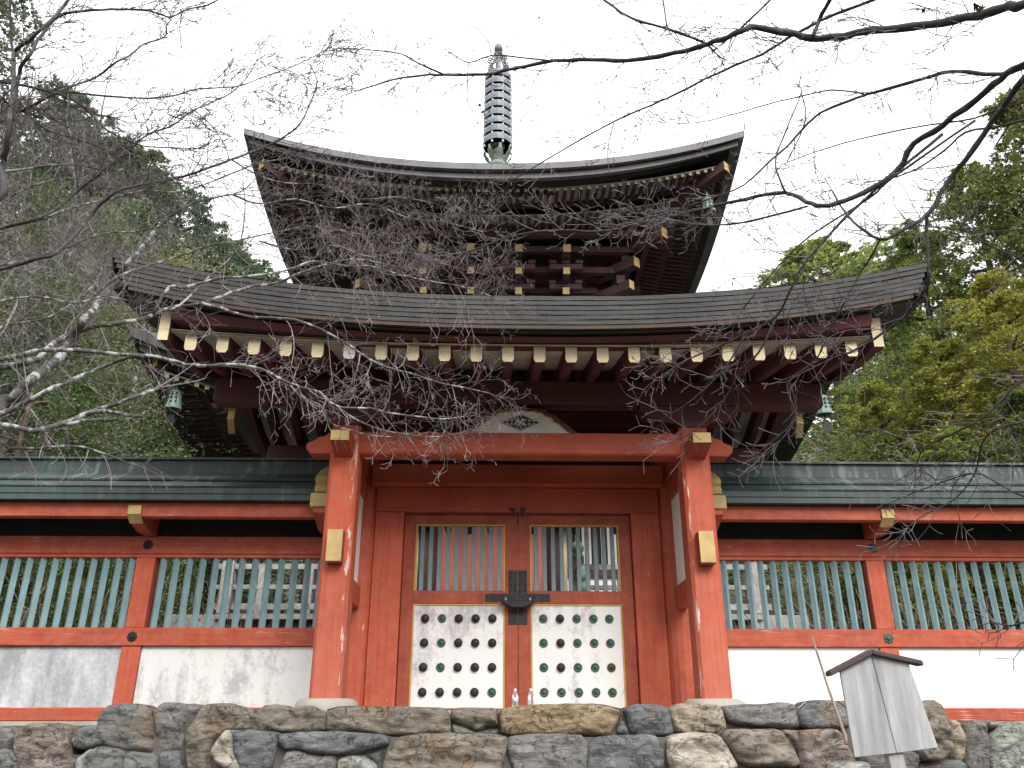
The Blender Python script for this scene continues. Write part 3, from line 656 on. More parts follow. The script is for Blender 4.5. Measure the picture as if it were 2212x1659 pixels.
def soffit_and_rafters(half, rows, fl, p=2.2, spacing=0.19, zmid=0, parts=True, wsz=0.045, hsz=0.085):
    """rows: list of (y_out, z_out, y_in, z_in) distance from axis; rafters hang below the boards"""
    def fz(x): return fl*0.85*min(1,abs(x)/half)**p
    for ri, (yo, zo, yi, zi) in enumerate(rows):
        N = 36; bd = MB()
        for k in range(4):
            vs = []; fs = []
            for i in range(N+1):
                t = -1+2*i/N
                vs += [(yo*t,-yo,zo+hsz+fz(yo*t)), (yi*t,-yi,zi+hsz+fz(yi*t)), (yi*t,-yi,zi+hsz+0.03+fz(yi*t)), (yo*t,-yo,zo+hsz+0.03+fz(yo*t))]
            for i in range(N):
                for a in range(4): fs.append((i*4+a,i*4+(a+1)%4,(i+1)*4+(a+1)%4,(i+1)*4+a))
            rot4(bd, vs, fs, 0, k)
        pp(bd, 'soffit', M['psoffit'])
        cnt = int(2*(yo-0.15)/spacing); rest = MB()
        for k in range(4):
            for i in range(cnt+1):
                x = (i-cnt/2)*spacing; yin = max(yi-0.05, abs(x)+0.05)
                if yin > yo-0.1: continue
                tt = (yo-yin)/(yo-yi); zin = zo+(zi-zo)*tt; h = wsz; a0 = fz(x)
                vs = [(x-h,-yo,zo+a0),(x+h,-yo,zo+a0),(x+h,-yo,zo+hsz+a0),(x-h,-yo,zo+hsz+a0),(x-h,-yin,zin+a0),(x+h,-yin,zin+a0),(x+h,-yin,zin+hsz+a0),(x-h,-yin,zin+hsz+a0)]
                body = [(0,4,5,1),(1,5,6,2),(3,7,4,0),(4,7,6,5)]
                if k == 0 and ri == 0 and parts:
                    mb = MB(); mb.add(vs, body, 0); mb.add(vs[:4], [(0,1,2,3)], 1); pp(mb, 'rafter', [M['pag'], M['cream']], recalc=False)
                else:
                    mbm = 1 if ri == 0 else 0
                    rot4(rest, vs, body, 0, k); rot4(rest, vs[:4], [(0,1,2,3)], mbm, k)
        tag(pp(rest, 'rafters', [M['pag'], M['cream']], recalc=False), kind='stuff')
        # batten carrying the next row
        kb = MB()
        for k in range(4):
            vs = []; fs = []
            for i in range(N+1):
                t = -1+2*i/N; y = yi
                vs += [((y+0.06)*t,-(y+0.06),zi-0.02+fz(y*t)), ((y-0.06)*t,-(y-0.06),zi-0.02+fz(y*t)), ((y-0.06)*t,-(y-0.06),zi+0.10+fz(y*t)), ((y+0.06)*t,-(y+0.06),zi+0.10+fz(y*t))]
            for i in range(N):
                for a in range(4): fs.append((i*4+a,i*4+(a+1)%4,(i+1)*4+(a+1)%4,(i+1)*4+a))
            rot4(kb, vs, fs, 0, k)
        pp(kb, 'eave_batten', M['pag'])
# upper roof
UH, UZ, UF = 6.0, 12.33, 1.0
square_eave(UH, UZ, UF, [(0.0,-0.165,-0.004,M['eave_lit'],'eave_board'),(0.13,-0.33,-0.20,M['eave'],'eave_board'),(0.30,-0.37,-0.33,M['dark'],'eave_underside')], 3.5)
soffit_and_rafters(UH, [(5.48,11.90,4.70,12.00),(4.62,11.72,3.30,11.98)], UF, spacing=0.19, wsz=0.040)
# lower roof
LH, LZ, LF = 7.15, 6.0, 1.42
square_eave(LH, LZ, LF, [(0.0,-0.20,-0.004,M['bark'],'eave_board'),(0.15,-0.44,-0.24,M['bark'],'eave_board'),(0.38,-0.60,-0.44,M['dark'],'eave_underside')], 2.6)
soffit_and_rafters(LH, [(6.68,5.55,5.95,5.60),(5.85,5.42,4.4,5.62)], LF, spacing=0.21, parts=False)
# upper storey: walls, columns, bracket sets
q = MB()
for k in range(4): rot4(q, [(-2.6,-2.6,8.0),(2.6,-2.6,8.0),(2.6,-2.6,12.0),(-2.6,-2.6,12.0)], [(0,1,2,3)], 0, k)
pp(q, 'upper_wall', M['pag'])
q = MB(); q.box(-3.9,3.9,-3.9,3.9,7.9,8.35); pp(q, 'mound', M['plas_d'])
def arm(mb, x, y0, y1, z, hh, ww, k, tipmat=1):
    """bracket arm along -y from y0 to y1 on side k, with a yellow end"""
    vs = [(x-ww,-y1,z),(x+ww,-y1,z),(x+ww,-y1,z+hh),(x-ww,-y1,z+hh),(x-ww,-y0,z),(x+ww,-y0,z),(x+ww,-y0,z+hh),(x-ww,-y0,z+hh)]
    rot4(mb, vs, [(0,4,5,1),(1,5,6,2),(2,6,7,3),(3,7,4,0),(4,7,6,5)], 0, k); rot4(mb, vs[:4], [(0,1,2,3)], tipmat, k)
def xbar(mb, x0, x1, y, z, hh, ww, k):
    vs = [(x0,-y-ww,z),(x1,-y-ww,z),(x1,-y-ww,z+hh),(x0,-y-ww,z+hh),(x0,-y+ww,z),(x1,-y+ww,z),(x1,-y+ww,z+hh),(x0,-y+ww,z+hh)]
    rot4(mb, vs, [(0,1,2,3),(0,4,5,1),(1,5,6,2),(2,6,7,3),(3,7,4,0),(4,7,6,5)], 0, k)
for k in range(4):
    for x in (-1.83,-0.61,0.61,1.83):
        col = MB(); c_, s_ = [(1,0),(0,1),(-1,0),(0,-1)][k]; col.lathe([(0.17,8.3),(0.17,9.9)], (x*c_+2.62*s_, x*s_-2.62*c_, 0), 14); pp(col, 'upper_column', M['pag'], smooth=False)
        br = MB()
        for i,(y1,z) in enumerate(((3.02,9.95),(3.36,10.30),(3.72,10.68))):
            arm(br, x, 2.5, y1, z, 0.19, 0.085, k)
            xbar(br, x-0.42, x+0.42, y1-0.16, z+0.20, 0.15, 0.075, k)
            for dx in (-0.34,0,0.34):
                xbar(br, x+dx-0.095, x+dx+0.095, y1-0.16, z+0.352, 0.10, 0.10, k)
        arm(br, x, 2.4, 4.0, 11.16, 0.22, 0.10, k)
        pp(br, 'bracket_set', [M['pag'], M['ochre']], bevel=0.012)
    bar = MB()
    for y, z, L in ((2.68,10.66,2.7),(3.2,10.98,3.1),(3.56,11.38,3.6),(3.95,11.62,4.1)): xbar(bar, -L, L, y, z, 0.17, 0.08, k)
    pp(bar, 'bracket_beam', M['pag'])
for k in range(4):          # diagonal corner tail rafters
    a = math.pi/4+k*math.pi/2; br = MB()
    for (r0,r1,z0,z1,hh,ww) in ((2.7,4.35,10.05,9.95,0.22,0.10),(2.7,4.95,10.45,10.38,0.24,0.10),(2.8,5.15,11.02,10.95,0.27,0.12),(3.0,6.05,11.55,11.42,0.28,0.12)):
        dx, dy = math.cos(a), math.sin(a); nx, ny = -dy, dx
        vs = [(dx*r0+nx*ww*e, dy*r0+ny*ww*e, z0+f*hh) for e,f in ((-1,0),(1,0),(1,1),(-1,1))]+[(dx*r1+nx*ww*e, dy*r1+ny*ww*e, z1+f*hh) for e,f in ((-1,0),(1,0),(1,1),(-1,1))]
        br.add(vs, [(0,1,5,4),(1,2,6,5),(2,3,7,6),(3,0,4,7)], 0); br.add(vs[4:], [(0,1,2,3)], 1)
        br.box(dx*(r1-0.35)-0.11, dx*(r1-0.35)+0.11, dy*(r1-0.35)-0.11, dy*(r1-0.35)+0.11, z1+hh, z1+hh+0.24)
    pp(br, 'corner_bracket', [M['pag'], M['ochre']])
# corner hip rafters under both roofs
for (half, z, fl, r0, nm) in ((UH,11.75,UF,3.3,0),(LH,5.70,LF,4.4,1)):
    for k in range(4):
        a = math.pi/4+k*math.pi/2; br = MB(); dx, dy = math.cos(a), math.sin(a); nx, ny = -dy, dx; ww = 0.11; n_ = 8; o = 0
        for i in range(n_):
            t = i/(n_-1); r = r0*1.414+(half*1.414-0.55-r0*1.414)*t; zz = z+0.12*(1-t)+fl*0.85*(r/(half*1.414))**3.0
            for e,f in ((-1,0),(1,0),(1,0.24),(-1,0.24)): br.v.append((dx*r+nx*ww*e, dy*r+ny*ww*e, zz+f))
        for i in range(n_-1):
            for q_ in range(4): br.f.append((i*4+q_,i*4+(q_+1)%4,(i+1)*4+(q_+1)%4,(i+1)*4+q_)); br.m.append(0)
        br.f.append(tuple(4*(n_-1)+q_ for q_ in range(4))); br.m.append(1); pp(br, 'hip_rafter', [M['pag'], M['ochre']])
# lower storey
q = MB()
for k in range(4): rot4(q, [(-3.9,-3.9,2.1),(3.9,-3.9,2.1),(3.9,-3.9,6.0),(-3.9,-3.9,6.0)], [(0,1,2,3)], 0, k)
pp(q, 'lower_wall', M['plas'])
q = MB(); q.box(-3.98,3.98,-3.98,3.98,5.0,5.4); q.box(-3.97,3.97,-3.97,3.97,2.1,2.3); pp(q, 'wall_beam', M['pag'])
for a,b_ in ((-3.9,-1.35),(1.35,3.9)):
    for z0,z1 in ((3.05,3.25),(4.35,4.5)): q = MB(); q.box(a,b_,-3.99,-3.90,z0,z1); pp(q, 'wall_rail', M['pag'])
for x in (-3.9,-1.35,1.35,3.9):
    q = MB(); q.lathe([(0.19,2.1),(0.19,5.2)], (x,-3.95,0), 14); pp(q, 'lower_column', M['pag'])
for s in (-1,1):
    q = MB(); q.box(min(s*0.02,s*1.2), max(s*0.02,s*1.2), -4.0, -3.95, 2.3, 4.9)
    for xx in (0.06,0.62,1.16): q.box(s*xx-0.045, s*xx+0.045, -4.03, -4.0, 2.3, 4.9)
    pp(q, 'pagoda_door', M['pag_red'])
    wn = MB(); wn.box(min(s*1.65,s*3.6), max(s*1.65,s*3.6), -3.96, -3.93, 3.25, 4.35); win = pp(wn, 'slatted_window', M['dark'])
    sl = MB()
    for i in range(14): sl.box(s*(1.72+i*0.138)-0.03, s*(1.72+i*0.138)+0.03, -4.0, -3.96, 3.25, 4.35)
    sl.build('window_slats', M['soffit'], win, off=P0)
# verandah and railing
q = MB(); q.box(-5.35,5.35,-5.35,-3.97,2.0,2.10); q.box(-5.35,5.35,3.97,5.35,2.0,2.1); q.box(-5.35,-3.97,-3.97,3.97,2.0,2.1); q.box(3.97,5.35,-3.97,3.97,2.0,2.1); pp(q, 'verandah', M['wood_gp'])
q = MB(); q.box(-5.2,5.2,-5.2,-5.0,1.78,1.998); q.box(-5.2,5.2,5.0,5.2,1.78,1.998); q.box(-5.2,-5.0,-5.0,5.0,1.78,1.998); q.box(5.0,5.2,-5.0,5.0,1.78,1.998)
for i in range(9): q.box(-5.0+i*1.25-0.09, -5.0+i*1.25+0.09, -5.15, -4.98, 0.35, 1.778)
pp(q, 'verandah_frame', M['pag'])
for s in (-1,1):
    q = MB(); q.box(min(s*5.2,s*6.25), max(s*5.2,s*6.25), -5.28, -5.06, 1.82, 2.09); pp(q, 'beam_end', M['wood_gp'], bevel=0.01)
q = MB(); q.box(-4.6,4.6,-4.6,4.6,0.3,1.78); pp(q, 'platform', M['pad'])
for s in (-1,1):
    for (x0,x1) in ((1.75,5.55),):
        for z,h in ((3.02,0.055),(2.62,0.045),(2.24,0.06)):
            q = MB(); q.box(min(s*x0,s*x1), max(s*x0,s*x1), -5.25-h, -5.25+h, z-h, z+h); pp(q, 'railing_bar', M['wood_gp'], bevel=0.008)
    for x in (2.6,3.6,4.55):
        q = MB(); q.box(s*x-0.07, s*x+0.07, -5.31, -5.19, 2.10, 2.97); pp(q, 'railing_post', M['wood_gp'], bevel=0.01)
    for x, top in ((1.75,3.15),(5.22,3.12)):
        q = MB(); q.box(s*x-0.12, s*x+0.12, -5.37, -5.13, 2.1, top); po = pp(q, 'railing_post', M['wood_gp'], bevel=0.012)
        q = MB(); q.lathe([(0.13,top),(0.13,top+0.10),(0.09,top+0.12),(0.09,top+0.16),(0.12,top+0.19),(0.14,top+0.26),(0.11,top+0.34),(0.04,top+0.40),(0.01,top+0.44)], (s*x,-5.25,0), 14); q.build('finial', M['bell'], po, off=P0, smooth=True)
    # stair rail down to the courtyard
    q = MB(); q.tube([(s*1.75,-5.3,3.0),(s*1.75,-6.3,2.0)], 0.06, 8); pp(q, 'stair_rail', M['wood_gp'])
    q = MB(); q.box(s*1.75-0.11, s*1.75+0.11, -6.45, -6.2, 0.35, 2.35); po = pp(q, 'stair_post', M['wood_gp'], bevel=0.012)
    q = MB(); q.lathe([(0.13,2.35),(0.13,2.5),(0.09,2.52),(0.09,2.56),(0.13,2.6),(0.15,2.68),(0.11,2.77),(0.02,2.88)], (s*1.75,-6.33,0), 14); q.build('finial', M['bell'], po, off=P0, smooth=True)
# step canopy in front (posts, eave with rafter tips)
for s in (-1,1):
    q = MB(); q.box(s*1.28-0.15, s*1.28+0.15, -6.55, -6.25, 0.35, 3.75); q.box(s*1.43-0.0, s*1.43+s*0.012, -6.56, -6.3, 0.5, 3.7, 1)
    q.box(min(s*1.33,s*1.432), max(s*1.33,s*1.432), -6.556, -6.551, 0.5, 3.7, 1); pp(q, 'canopy_post', [M['pag'], M['cream']])
q = MB(); q.box(-2.6,2.6,-7.1,-5.9,3.72,3.9); pp(q, 'canopy_eave', M['dark'])  # eave and rafters are backlit: shade put into their near-black colour
for i in range(13):
    q = MB(); x = (i-6)*0.41; q.prism([(x-0.055,3.72),(x-0.055,3.58),(x-0.03,3.54),(x+0.03,3.54),(x+0.055,3.58),(x+0.055,3.72)], 'y', -7.12, -5.9); pp(q, 'canopy_rafter', M['dark'])
q = MB()
for i in range(5): q.box(-1.6,1.6,-6.2+i*0.26,-5.36,0.35+i*0.34-0.001*i,0.35+(i+1)*0.34); 
pp(q, 'stairs', M['wood_gp'])
# spire
q = MB(); q.lathe([(0.62,15.35),(0.62,15.9),(0.50,15.95),(0.50,16.3),(0.58,16.35),(0.12,16.6)], (0,0,0), 24)
q.tube([(0,0,16.4),(0,0,21.5)], 0.085, 12); spire = pp(q, 'spire', M['spire_d'], smooth=False)
q = MB()
for k in range(8):
    a = k*math.pi/4+0.2
    for j,(r0,z0,r1,z1,ww) in enumerate(((0.16,16.75,0.30,17.0,0.09),(0.30,17.0,0.46,17.25,0.11),(0.46,17.25,0.47,17.42,0.05))):
        dx, dy = math.cos(a), math.sin(a)
        q.add([(dx*r0-dy*ww,dy*r0+dx*ww,z0),(dx*r0+dy*ww,dy*r0-dx*ww,z0),(dx*r1+dy*ww*0.8,dy*r1-dx*ww*0.8,z1),(dx*r1-dy*ww*0.8,dy*r1+dx*ww*0.8,z1)], [(0,1,2,3)])
q.lathe([(0.22,16.6),(0.30,16.8),(0.24,17.0),(0.13,17.25),(0.20,17.35),(0.12,17.5)], (0,0,0), 18); q.build('lotus_base', M['lotus'], spire, off=P0)
for i in range(9):
    z = 17.72+i*0.335; r = 0.475-0.003*i; q = MB(); h = 0.118
    q.lathe([(r,-h),(r+0.012,0),(r,h),(r-0.05,h),(r-0.05,-h),(r,-h)], (0,0,z), 28)
    q.lathe([(0.22,-0.16),(0.29,-0.04),(0.25,0.07),(0.10,0.15)], (0,0,z), 16, 'z', 1)
    for k in range(8):
        a = k*math.pi/4+0.39
        q.tube([(0.12*math.cos(a),0.12*math.sin(a),z),((r-0.02)*math.cos(a),(r-0.02)*math.sin(a),z)], 0.016, 5, 0)
        q.lathe([(0.012,-0.02),(0.030,-0.06),(0.042,-0.13),(0.034,-0.13),(0.008,-0.04)], ((r-0.02)*math.cos(a),(r-0.02)*math.sin(a),z-h), 8, 'z', 2)
    q.build('ring', [M['spire'], M['spire_d'], M['spire_b']], spire, off=P0)
q = MB()
for k in range(6):
    a = k*math.pi/3+0.35; dx, dy = math.cos(a), math.sin(a)
    for j in range(7):
        rr = 0.16+0.06*math.sin(j*1.7)+0.14*math.sin(math.pi*(j+1)/8)
        pth = [(dx*rr+0.06*math.cos(t)*dx, dy*rr+0.06*math.cos(t)*dy, 20.72+j*0.10+0.06*math.sin(t)) for t in [i*0.785 for i in range(9)]]
        q.tube(pth, 0.026, 5)
q.lathe([(0.03,21.42),(0.13,21.50),(0.16,21.56),(0.10,21.62),(0.03,21.66)], (0,0,0), 16); q.build('flame_finial', M['spire'], spire, off=P0)
q = MB(); q.lathe([(0.03,21.62),(0.12,21.68),(0.155,21.78),(0.13,21.90),(0.06,22.0),(0.01,22.08)], (0,0,0), 18); q.build('jewel', M['spire'], spire, off=P0, smooth=True)

# wind bells hanging from the pagoda corners
def pag_world(x, y, z):
    c, s_ = math.cos(PA), math.sin(PA); return Vector((PC[0]+x*c-y*s_, PC[1]+x*s_+y*c, EYE+z))
bq = MB()
prof = [(0.05,0.42),(0.10,0.40),(0.125,0.34),(0.14,0.20),(0.17,0.02),(0.165,0.0),(0.14,0.02),(0.10,0.34)]
bq.lathe(prof, (0,0,0), 12); bq.tube([(0,0,0.42),(0,0,0.60)], 0.018, 6); bq.tube([(0,0,0.3),(0,0,-0.12)], 0.010, 5, 1); bq.add([(-0.08,0,-0.30),(0.08,0,-0.30),(0.05,0,-0.10),(-0.05,0,-0.10)], [(0,1,2,3)], 1)
for k in range(3):
    for a in (-2.2,-1.57,-0.94): bq.box(0.135*math.cos(a)-0.02, 0.135*math.cos(a)+0.02, 0.15*math.sin(a)-0.012, 0.15*math.sin(a)+0.006, 0.10+k*0.09, 0.15+k*0.09, 1)
bell0 = None
for (x, y, z, lab) in ((-6.4,-6.4,6.5,'green bronze wind bell at the left corner of the lower pagoda roof'),(6.7,-6.45,6.4,'green bronze wind bell at the right corner of the lower pagoda roof'),
                       (5.15,-5.3,12.0,'pale wind bell under the right corner of the upper pagoda roof')):
    if bell0 is None:
        bell0 = bq.build('wind_bell', [M['bell'], M['black']], smooth=False); o = bell0
    else: o = copy_of(bell0)
    o.location = pag_world(x,y,z)-Vector((0,0,0.55)); tag(o, lab, 'bell', 'wind bells on the pagoda corners')

# ------------------------------------------------------------------ stones
def chaikin(pts, it=1):
    for _ in range(it):
        out = []
        for i in range(len(pts)):
            a, b_ = pts[i], pts[(i+1)%len(pts)]
            out += [(a[0]*0.86+b_[0]*0.14, a[1]*0.86+b_[1]*0.14), (a[0]*0.14+b_[0]*0.86, a[1]*0.14+b_[1]*0.86)]
        pts = out
    return pts
def densify(pts, step):
    out = []
    for i in range(len(pts)):
        a, b_ = pts[i], pts[(i+1)%len(pts)]; L = math.hypot(b_[0]-a[0], b_[1]-a[1]); n_ = max(1,int(L/step))
        for k in range(n_): out.append((a[0]+(b_[0]-a[0])*k/n_, a[1]+(b_[1]-a[1])*k/n_))
    return out
SC = {'g':(0.175,0.17,0.16),'b':(0.20,0.175,0.142),'t':(0.31,0.265,0.20),'u':(0.145,0.15,0.158),'n':(0.16,0.17,0.16),'w':(0.40,0.36,0.30),'r':(0.205,0.17,0.15),'o':(0.285,0.215,0.135),'l':(0.30,0.31,0.28),'k':(0.13,0.125,0.12)}
def stone(parent, base, poly, Y, col, seed, rough=1.0, dep=0.34):
    pts = densify(chaikin(poly, 1), 6); W = []
    for x, y in pts:
        p = P(x, y, Y); W.append((p.x, p.z))
    cx = sum(p[0] for p in W)/len(W); cz = sum(p[1] for p in W)/len(W); n_ = len(W)
    sd_ = Vector((seed*3.7, seed*1.3, 0)); W2 = []
    for x, z in W:
        e = 0.010*mn.noise(Vector((x*9,z*9,0))+sd_); l = math.hypot(x-cx,z-cz)+1e-6
        W2.append((cx+(x-cx)*(1.0+(0.006+e)/l), cz+(z-cz)*(1.0+(0.006+e)/l)))
    W = W2; seg_ = [(W[i], W[(i+1)%n_]) for i in range(n_)]
    def edge_d(x, z):
        m_ = 9
        for (ax,az),(bx_,bz) in seg_:
            dx, dz = bx_-ax, bz-az; t = max(0,min(1,((x-ax)*dx+(z-az)*dz)/(dx*dx+dz*dz+1e-12)))
            m_ = min(m_, (x-ax-t*dx)**2+(z-az-t*dz)**2)
        return math.sqrt(m_)
    def inside(x, z):
        c = False
        for (ax,az),(bx_,bz) in seg_:
            if (az > z) != (bz > z) and x < (bx_-ax)*(z-az)/(bz-az)+ax: c = not c
        return c
    step = 0.020; rs = random.Random(seed); V2 = [Vector(p) for p in W]
    x = min(p[0] for p in W)
    while x < max(p[0] for p in W):
        z = max(min(p[1] for p in W), EYE-0.45)
        while z < max(p[1] for p in W):
            xx, zz = x+rs.uniform(-.006,.006), z+rs.uniform(-.006,.006)
            if inside(xx, zz) and edge_d(xx, zz) > 0.010: V2.append(Vector((xx, zz)))
            z += step
        x += step
    vo, eo, fo, *_ = delaunay_2d_cdt(V2, [(i,(i+1)%n_) for i in range(n_)], [], 1, 1e-6)
    mb = MB(); tilt = rs.uniform(-0.07,0.07), rs.uniform(-0.12,0.05)
    for v in vo:
        db = edge_d(v.x, v.y); q = Vector((v.x*4.5, v.y*4.5, 0))+sd_
        d = 0.02-0.075*(1-math.exp(-db/0.016))
        k = min(1, db/0.05)
        f = 0.030*mn.noise(q*0.8)+0.030*mn.fractal(Vector((q.x*0.9,q.y*1.8,seed)),0.9,2.0,6)+0.022*(mn.ridged_multi_fractal(Vector((q.x*0.7,q.y*1.3,seed*2)),1.0,2.1,5,1.0,2.0)-1.2)
        mb.v.append((v.x, Y+d+k*rough*f+(v.x-cx)*tilt[0]+(v.y-cz)*tilt[1]*k, v.y))
    mb.f = [tuple(f) for f in fo]; mb.m = [0]*len(fo)
    o2 = len(mb.v)
    for (x,z) in W: mb.v.append((x, Y+0.025, z))
    for (x,z) in W: mb.v.append((cx+(x-cx)*0.97, Y+dep, cz+(z-cz)*0.97))
    for i in range(n_): mb.f.append((o2+i, o2+(i+1)%n_, o2+n_+(i+1)%n_, o2+n_+i)); mb.m.append(0)
    o = mb.build('stone', M['stone'], parent, off=base, smooth=True)
    v = random.uniform(0.9,1.12)*1.5; cc = SC[col]; o.color = (cc[0]*v, cc[1]*v, cc[2]*v, 1)
    return o
KA = lambda pts, x0: [(x0+x*0.3472, 1488.3+y*0.3472) for x,y in pts]
def low(pts):     # stones cut by the picture's lower edge go on below it
    return [(x, y if y < 485 else y+95) for x,y in pts]
steps = thing('stone_steps', 'rough stone steps and edging of the platform under the gate', 'steps', (0,8.6,0))
wall_l = thing('stone_wall', 'low wall of rounded grey stones under the left fence', 'wall', (-5.2,9.4,0))
wall_r = thing('stone_wall', 'low wall of stones under the right fence, behind the notice board', 'wall', (5.0,9.2,0))
XA, XB, XC = 0, 725.4, 1443.9
ST = [  # polygon, origin, depth, colour, owner
 ([(-260,230),(100,235),(112,300),(60,385),(-260,400)],XA,9.75,'g',wall_l), ([(88,310),(120,250),(180,216),(330,211),(435,236),(450,330),(436,420),(486,440),(455,500),(150,500),(92,400)],XA,9.72,'r',wall_l),
 ([(442,310),(480,250),(560,225),(640,236),(640,352),(560,378),(456,364)],XA,9.7,'n',wall_l), ([(-260,405),(60,372),(112,410),(142,500),(-260,500)],XA,9.7,'n',wall_l),
 ([(592,250),(616,150),(680,96),(870,94),(952,146),(964,394),(830,386),(640,350)],XA,8.9,'g',wall_l), ([(953,150),(1000,86),(1170,91),(1158,384),(1000,394),(968,300)],XA,8.92,'g',wall_l),
 ([(1098,118),(1180,95),(1270,105),(1190,225),(1140,246)],XA,8.98,'g',wall_l), ([(1150,270),(1262,98),(1400,88),(1560,126),(1602,170),(1562,262),(1400,272),(1330,330),(1300,420),(1330,486),(1180,486),(1150,400)],XA,8.8,'b',wall_l),
 ([(536,420),(600,356),(740,366),(784,398),(762,500),(536,500)],XA,8.9,'n',wall_l), ([(768,420),(800,380),(984,396),(992,500),(758,500)],XA,8.9,'n',wall_l), ([(996,420),(1008,390),(1146,380),(1156,500),(990,500)],XA,8.9,'u',wall_l),
 ([(476,440),(540,384),(600,370),(545,440),(536,500),(466,500)],XA,9.3,'l',wall_l),
 ([(1296,400),(1388,262),(1442,256),(1446,380),(1526,494),(1360,474)],XA,8.42,'w',steps), ([(1445,256),(1600,258),(1724,276),(1724,330),(1664,494),(1524,494),(1442,380)],XA,8.45,'u',steps),
 ([(1728,278),(1900,264),(2212,271),(2350,280),(2424,300),(2412,350),(2330,364),(2212,409),(1960,404),(1850,376),(1770,384),(1728,340)],XA,8.42,'u',steps),
 ([(1700,500),(1780,392),(1850,378),(1960,406),(2094,404),(2084,500)],XA,8.46,'g',steps), ([(6,440),(110,402),(184,418),(256,480),(244,500),(6,500)],XB,8.46,'l',steps),
 ([(184,404),(300,362),(326,384),(270,470),(240,460)],XB,8.5,'n',steps),
 ([(1560,200),(1640,106),(1720,96),(1830,116),(1930,101),(2024,146),(2014,276),(1570,270)],XA,8.85,'b',steps), ([(-66,276),(-62,130),(30,106),(400,111),(680,116),(714,170),(704,286),(400,290)],XB,8.85,'b',steps),
 ([(632,240),(712,222),(724,286),(626,286)],XB,8.83,'b',steps), ([(714,190),(718,126),(800,116),(1004,121),(1014,232),(940,226),(880,266),(800,228)],XB,8.82,'b',steps), ([(728,216),(800,228),(880,264),(1004,240),(1018,288),(728,288)],XB,8.88,'l',steps),
 ([(1018,126),(1100,111),(1280,96),(1640,91),(1786,126),(1742,232),(1704,290),(1028,290)],XB,8.82,'o',steps), ([(1740,236),(1782,186),(1846,290),(1738,290)],XB,8.9,'n',steps), ([(1788,116),(1880,94),(2064,101),(2116,294),(1848,294)],XB,8.84,'u',steps),
 ([(6,130),(60,91),(200,91),(334,106),(370,276),(46,286)],XC,8.84,'t',steps),
 ([(262,500),(320,376),(420,286),(700,276),(1000,281),(1064,296),(1064,370),(1004,500)],XB,8.42,'b',steps), ([(1058,330),(1090,291),(1300,281),(1564,286),(1564,500),(1150,500),(1076,430)],XB,8.45,'g',steps), ([(1566,350),(1640,296),(1984,281),(2046,380),(2044,500),(1556,500)],XB,8.44,'u',steps),
 ([(1006,490),(1050,430),(1096,500)],XB,8.52,'n',steps), ([(-4,300),(160,266),(324,286),(404,420),(434,484),(330,500),(36,494),(-4,420)],XC,8.42,'w',steps),
 ([(336,290),(380,251),(700,251),(784,380),(836,484),(456,484)],XC,8.44,'b',steps), ([(706,256),(814,261),(836,484),(782,380)],XC,8.52,'r',steps), ([(806,340),(828,256),(1050,251),(1104,296),(1116,350),(1166,420),(1186,494),(828,486)],XC,8.45,'r',steps),
 ([(326,110),(450,96),(560,97),(700,81),(784,97),(816,256),(500,230),(386,214)],XC,8.84,'g',steps), ([(796,130),(880,71),(1044,71),(1104,120),(1136,246),(826,250)],XC,8.84,'u',steps), ([(1050,76),(1150,76),(1500,200),(1500,420),(1180,352),(1100,200)],XC,8.95,'r',steps),
 ([(1480,90),(1650,66),(1714,106),(1766,260),(1776,390),(1704,446),(1580,436),(1500,250)],XC,8.75,'b',wall_r), ([(1740,196),(1804,196),(1850,300),(1846,434),(1770,476),(1750,300)],XC,9.5,'t',wall_r), ([(1846,230),(1900,191),(1974,201),(2006,400),(1986,500),(1846,500)],XC,9.5,'g',wall_r),
 ([(1956,201),(2044,191),(2054,238),(1980,245)],XC,9.5,'b',wall_r), ([(1990,300),(2080,211),(2212,201),(2560,226),(2560,500),(1998,500)],XC,9.52,'l',wall_r), ([(1516,470),(1700,442),(1844,446),(1866,500),(1496,500)],XC,8.9,'n',wall_r),
 ([(940,500),(1050,458),(1250,456),(1290,500)],XC,8.3,'l',steps), ([(1170,360),(1500,380),(1560,410),(1550,470),(1500,500),(1180,500)],XC,8.7,'k',steps)]  # last polygon: gap between stones, its shade put into a dark colour
for i,(poly,x0,Y,col,own) in enumerate(ST):
    stone(own, own.location, KA(low(poly), x0), Y, col, i+1, rough=1.0 if col in 'gnulk' else 1.5)
def fill(own, pieces):
    q = MB()
    for p in pieces: q.box(*p)
    q.build('earth_core', M['earth'], own, off=own.location)
fill(steps, [(-3.9,3.95,8.90,13.9,0.3,EYE+0.14),(-2.76,2.95,8.49,8.895,0.3,EYE-0.06)])
fill(wall_l, [(-12,-4.36,9.98,10.9,0.0,EYE+0.05),(-3.98,-2.4,9.05,9.1,0.3,EYE+0.10)])
fill(wall_r, [(4.36,12,9.75,10.9,0.0,EYE+0.05)])
q = MB(); q.box(-3.88,3.93,9.02,13.85,EYE+0.145,EYE+0.19); q.build('paving', M['pad'], steps, off=steps.location)
for i in range(4):            # lower steps out of the picture
    q = MB(); y1 = 8.55-0.36*i; z1 = EYE-0.36-0.31*i; q.box(-2.9+0.02*i, 2.9-0.02*i, y1-0.36, y1+0.2, 0.0 if i==3 else z1-0.31, z1)
    o = q.build('step', M['stone'], steps, off=steps.location, bevel=0.03); o.color = (0.24,0.22,0.2,1)
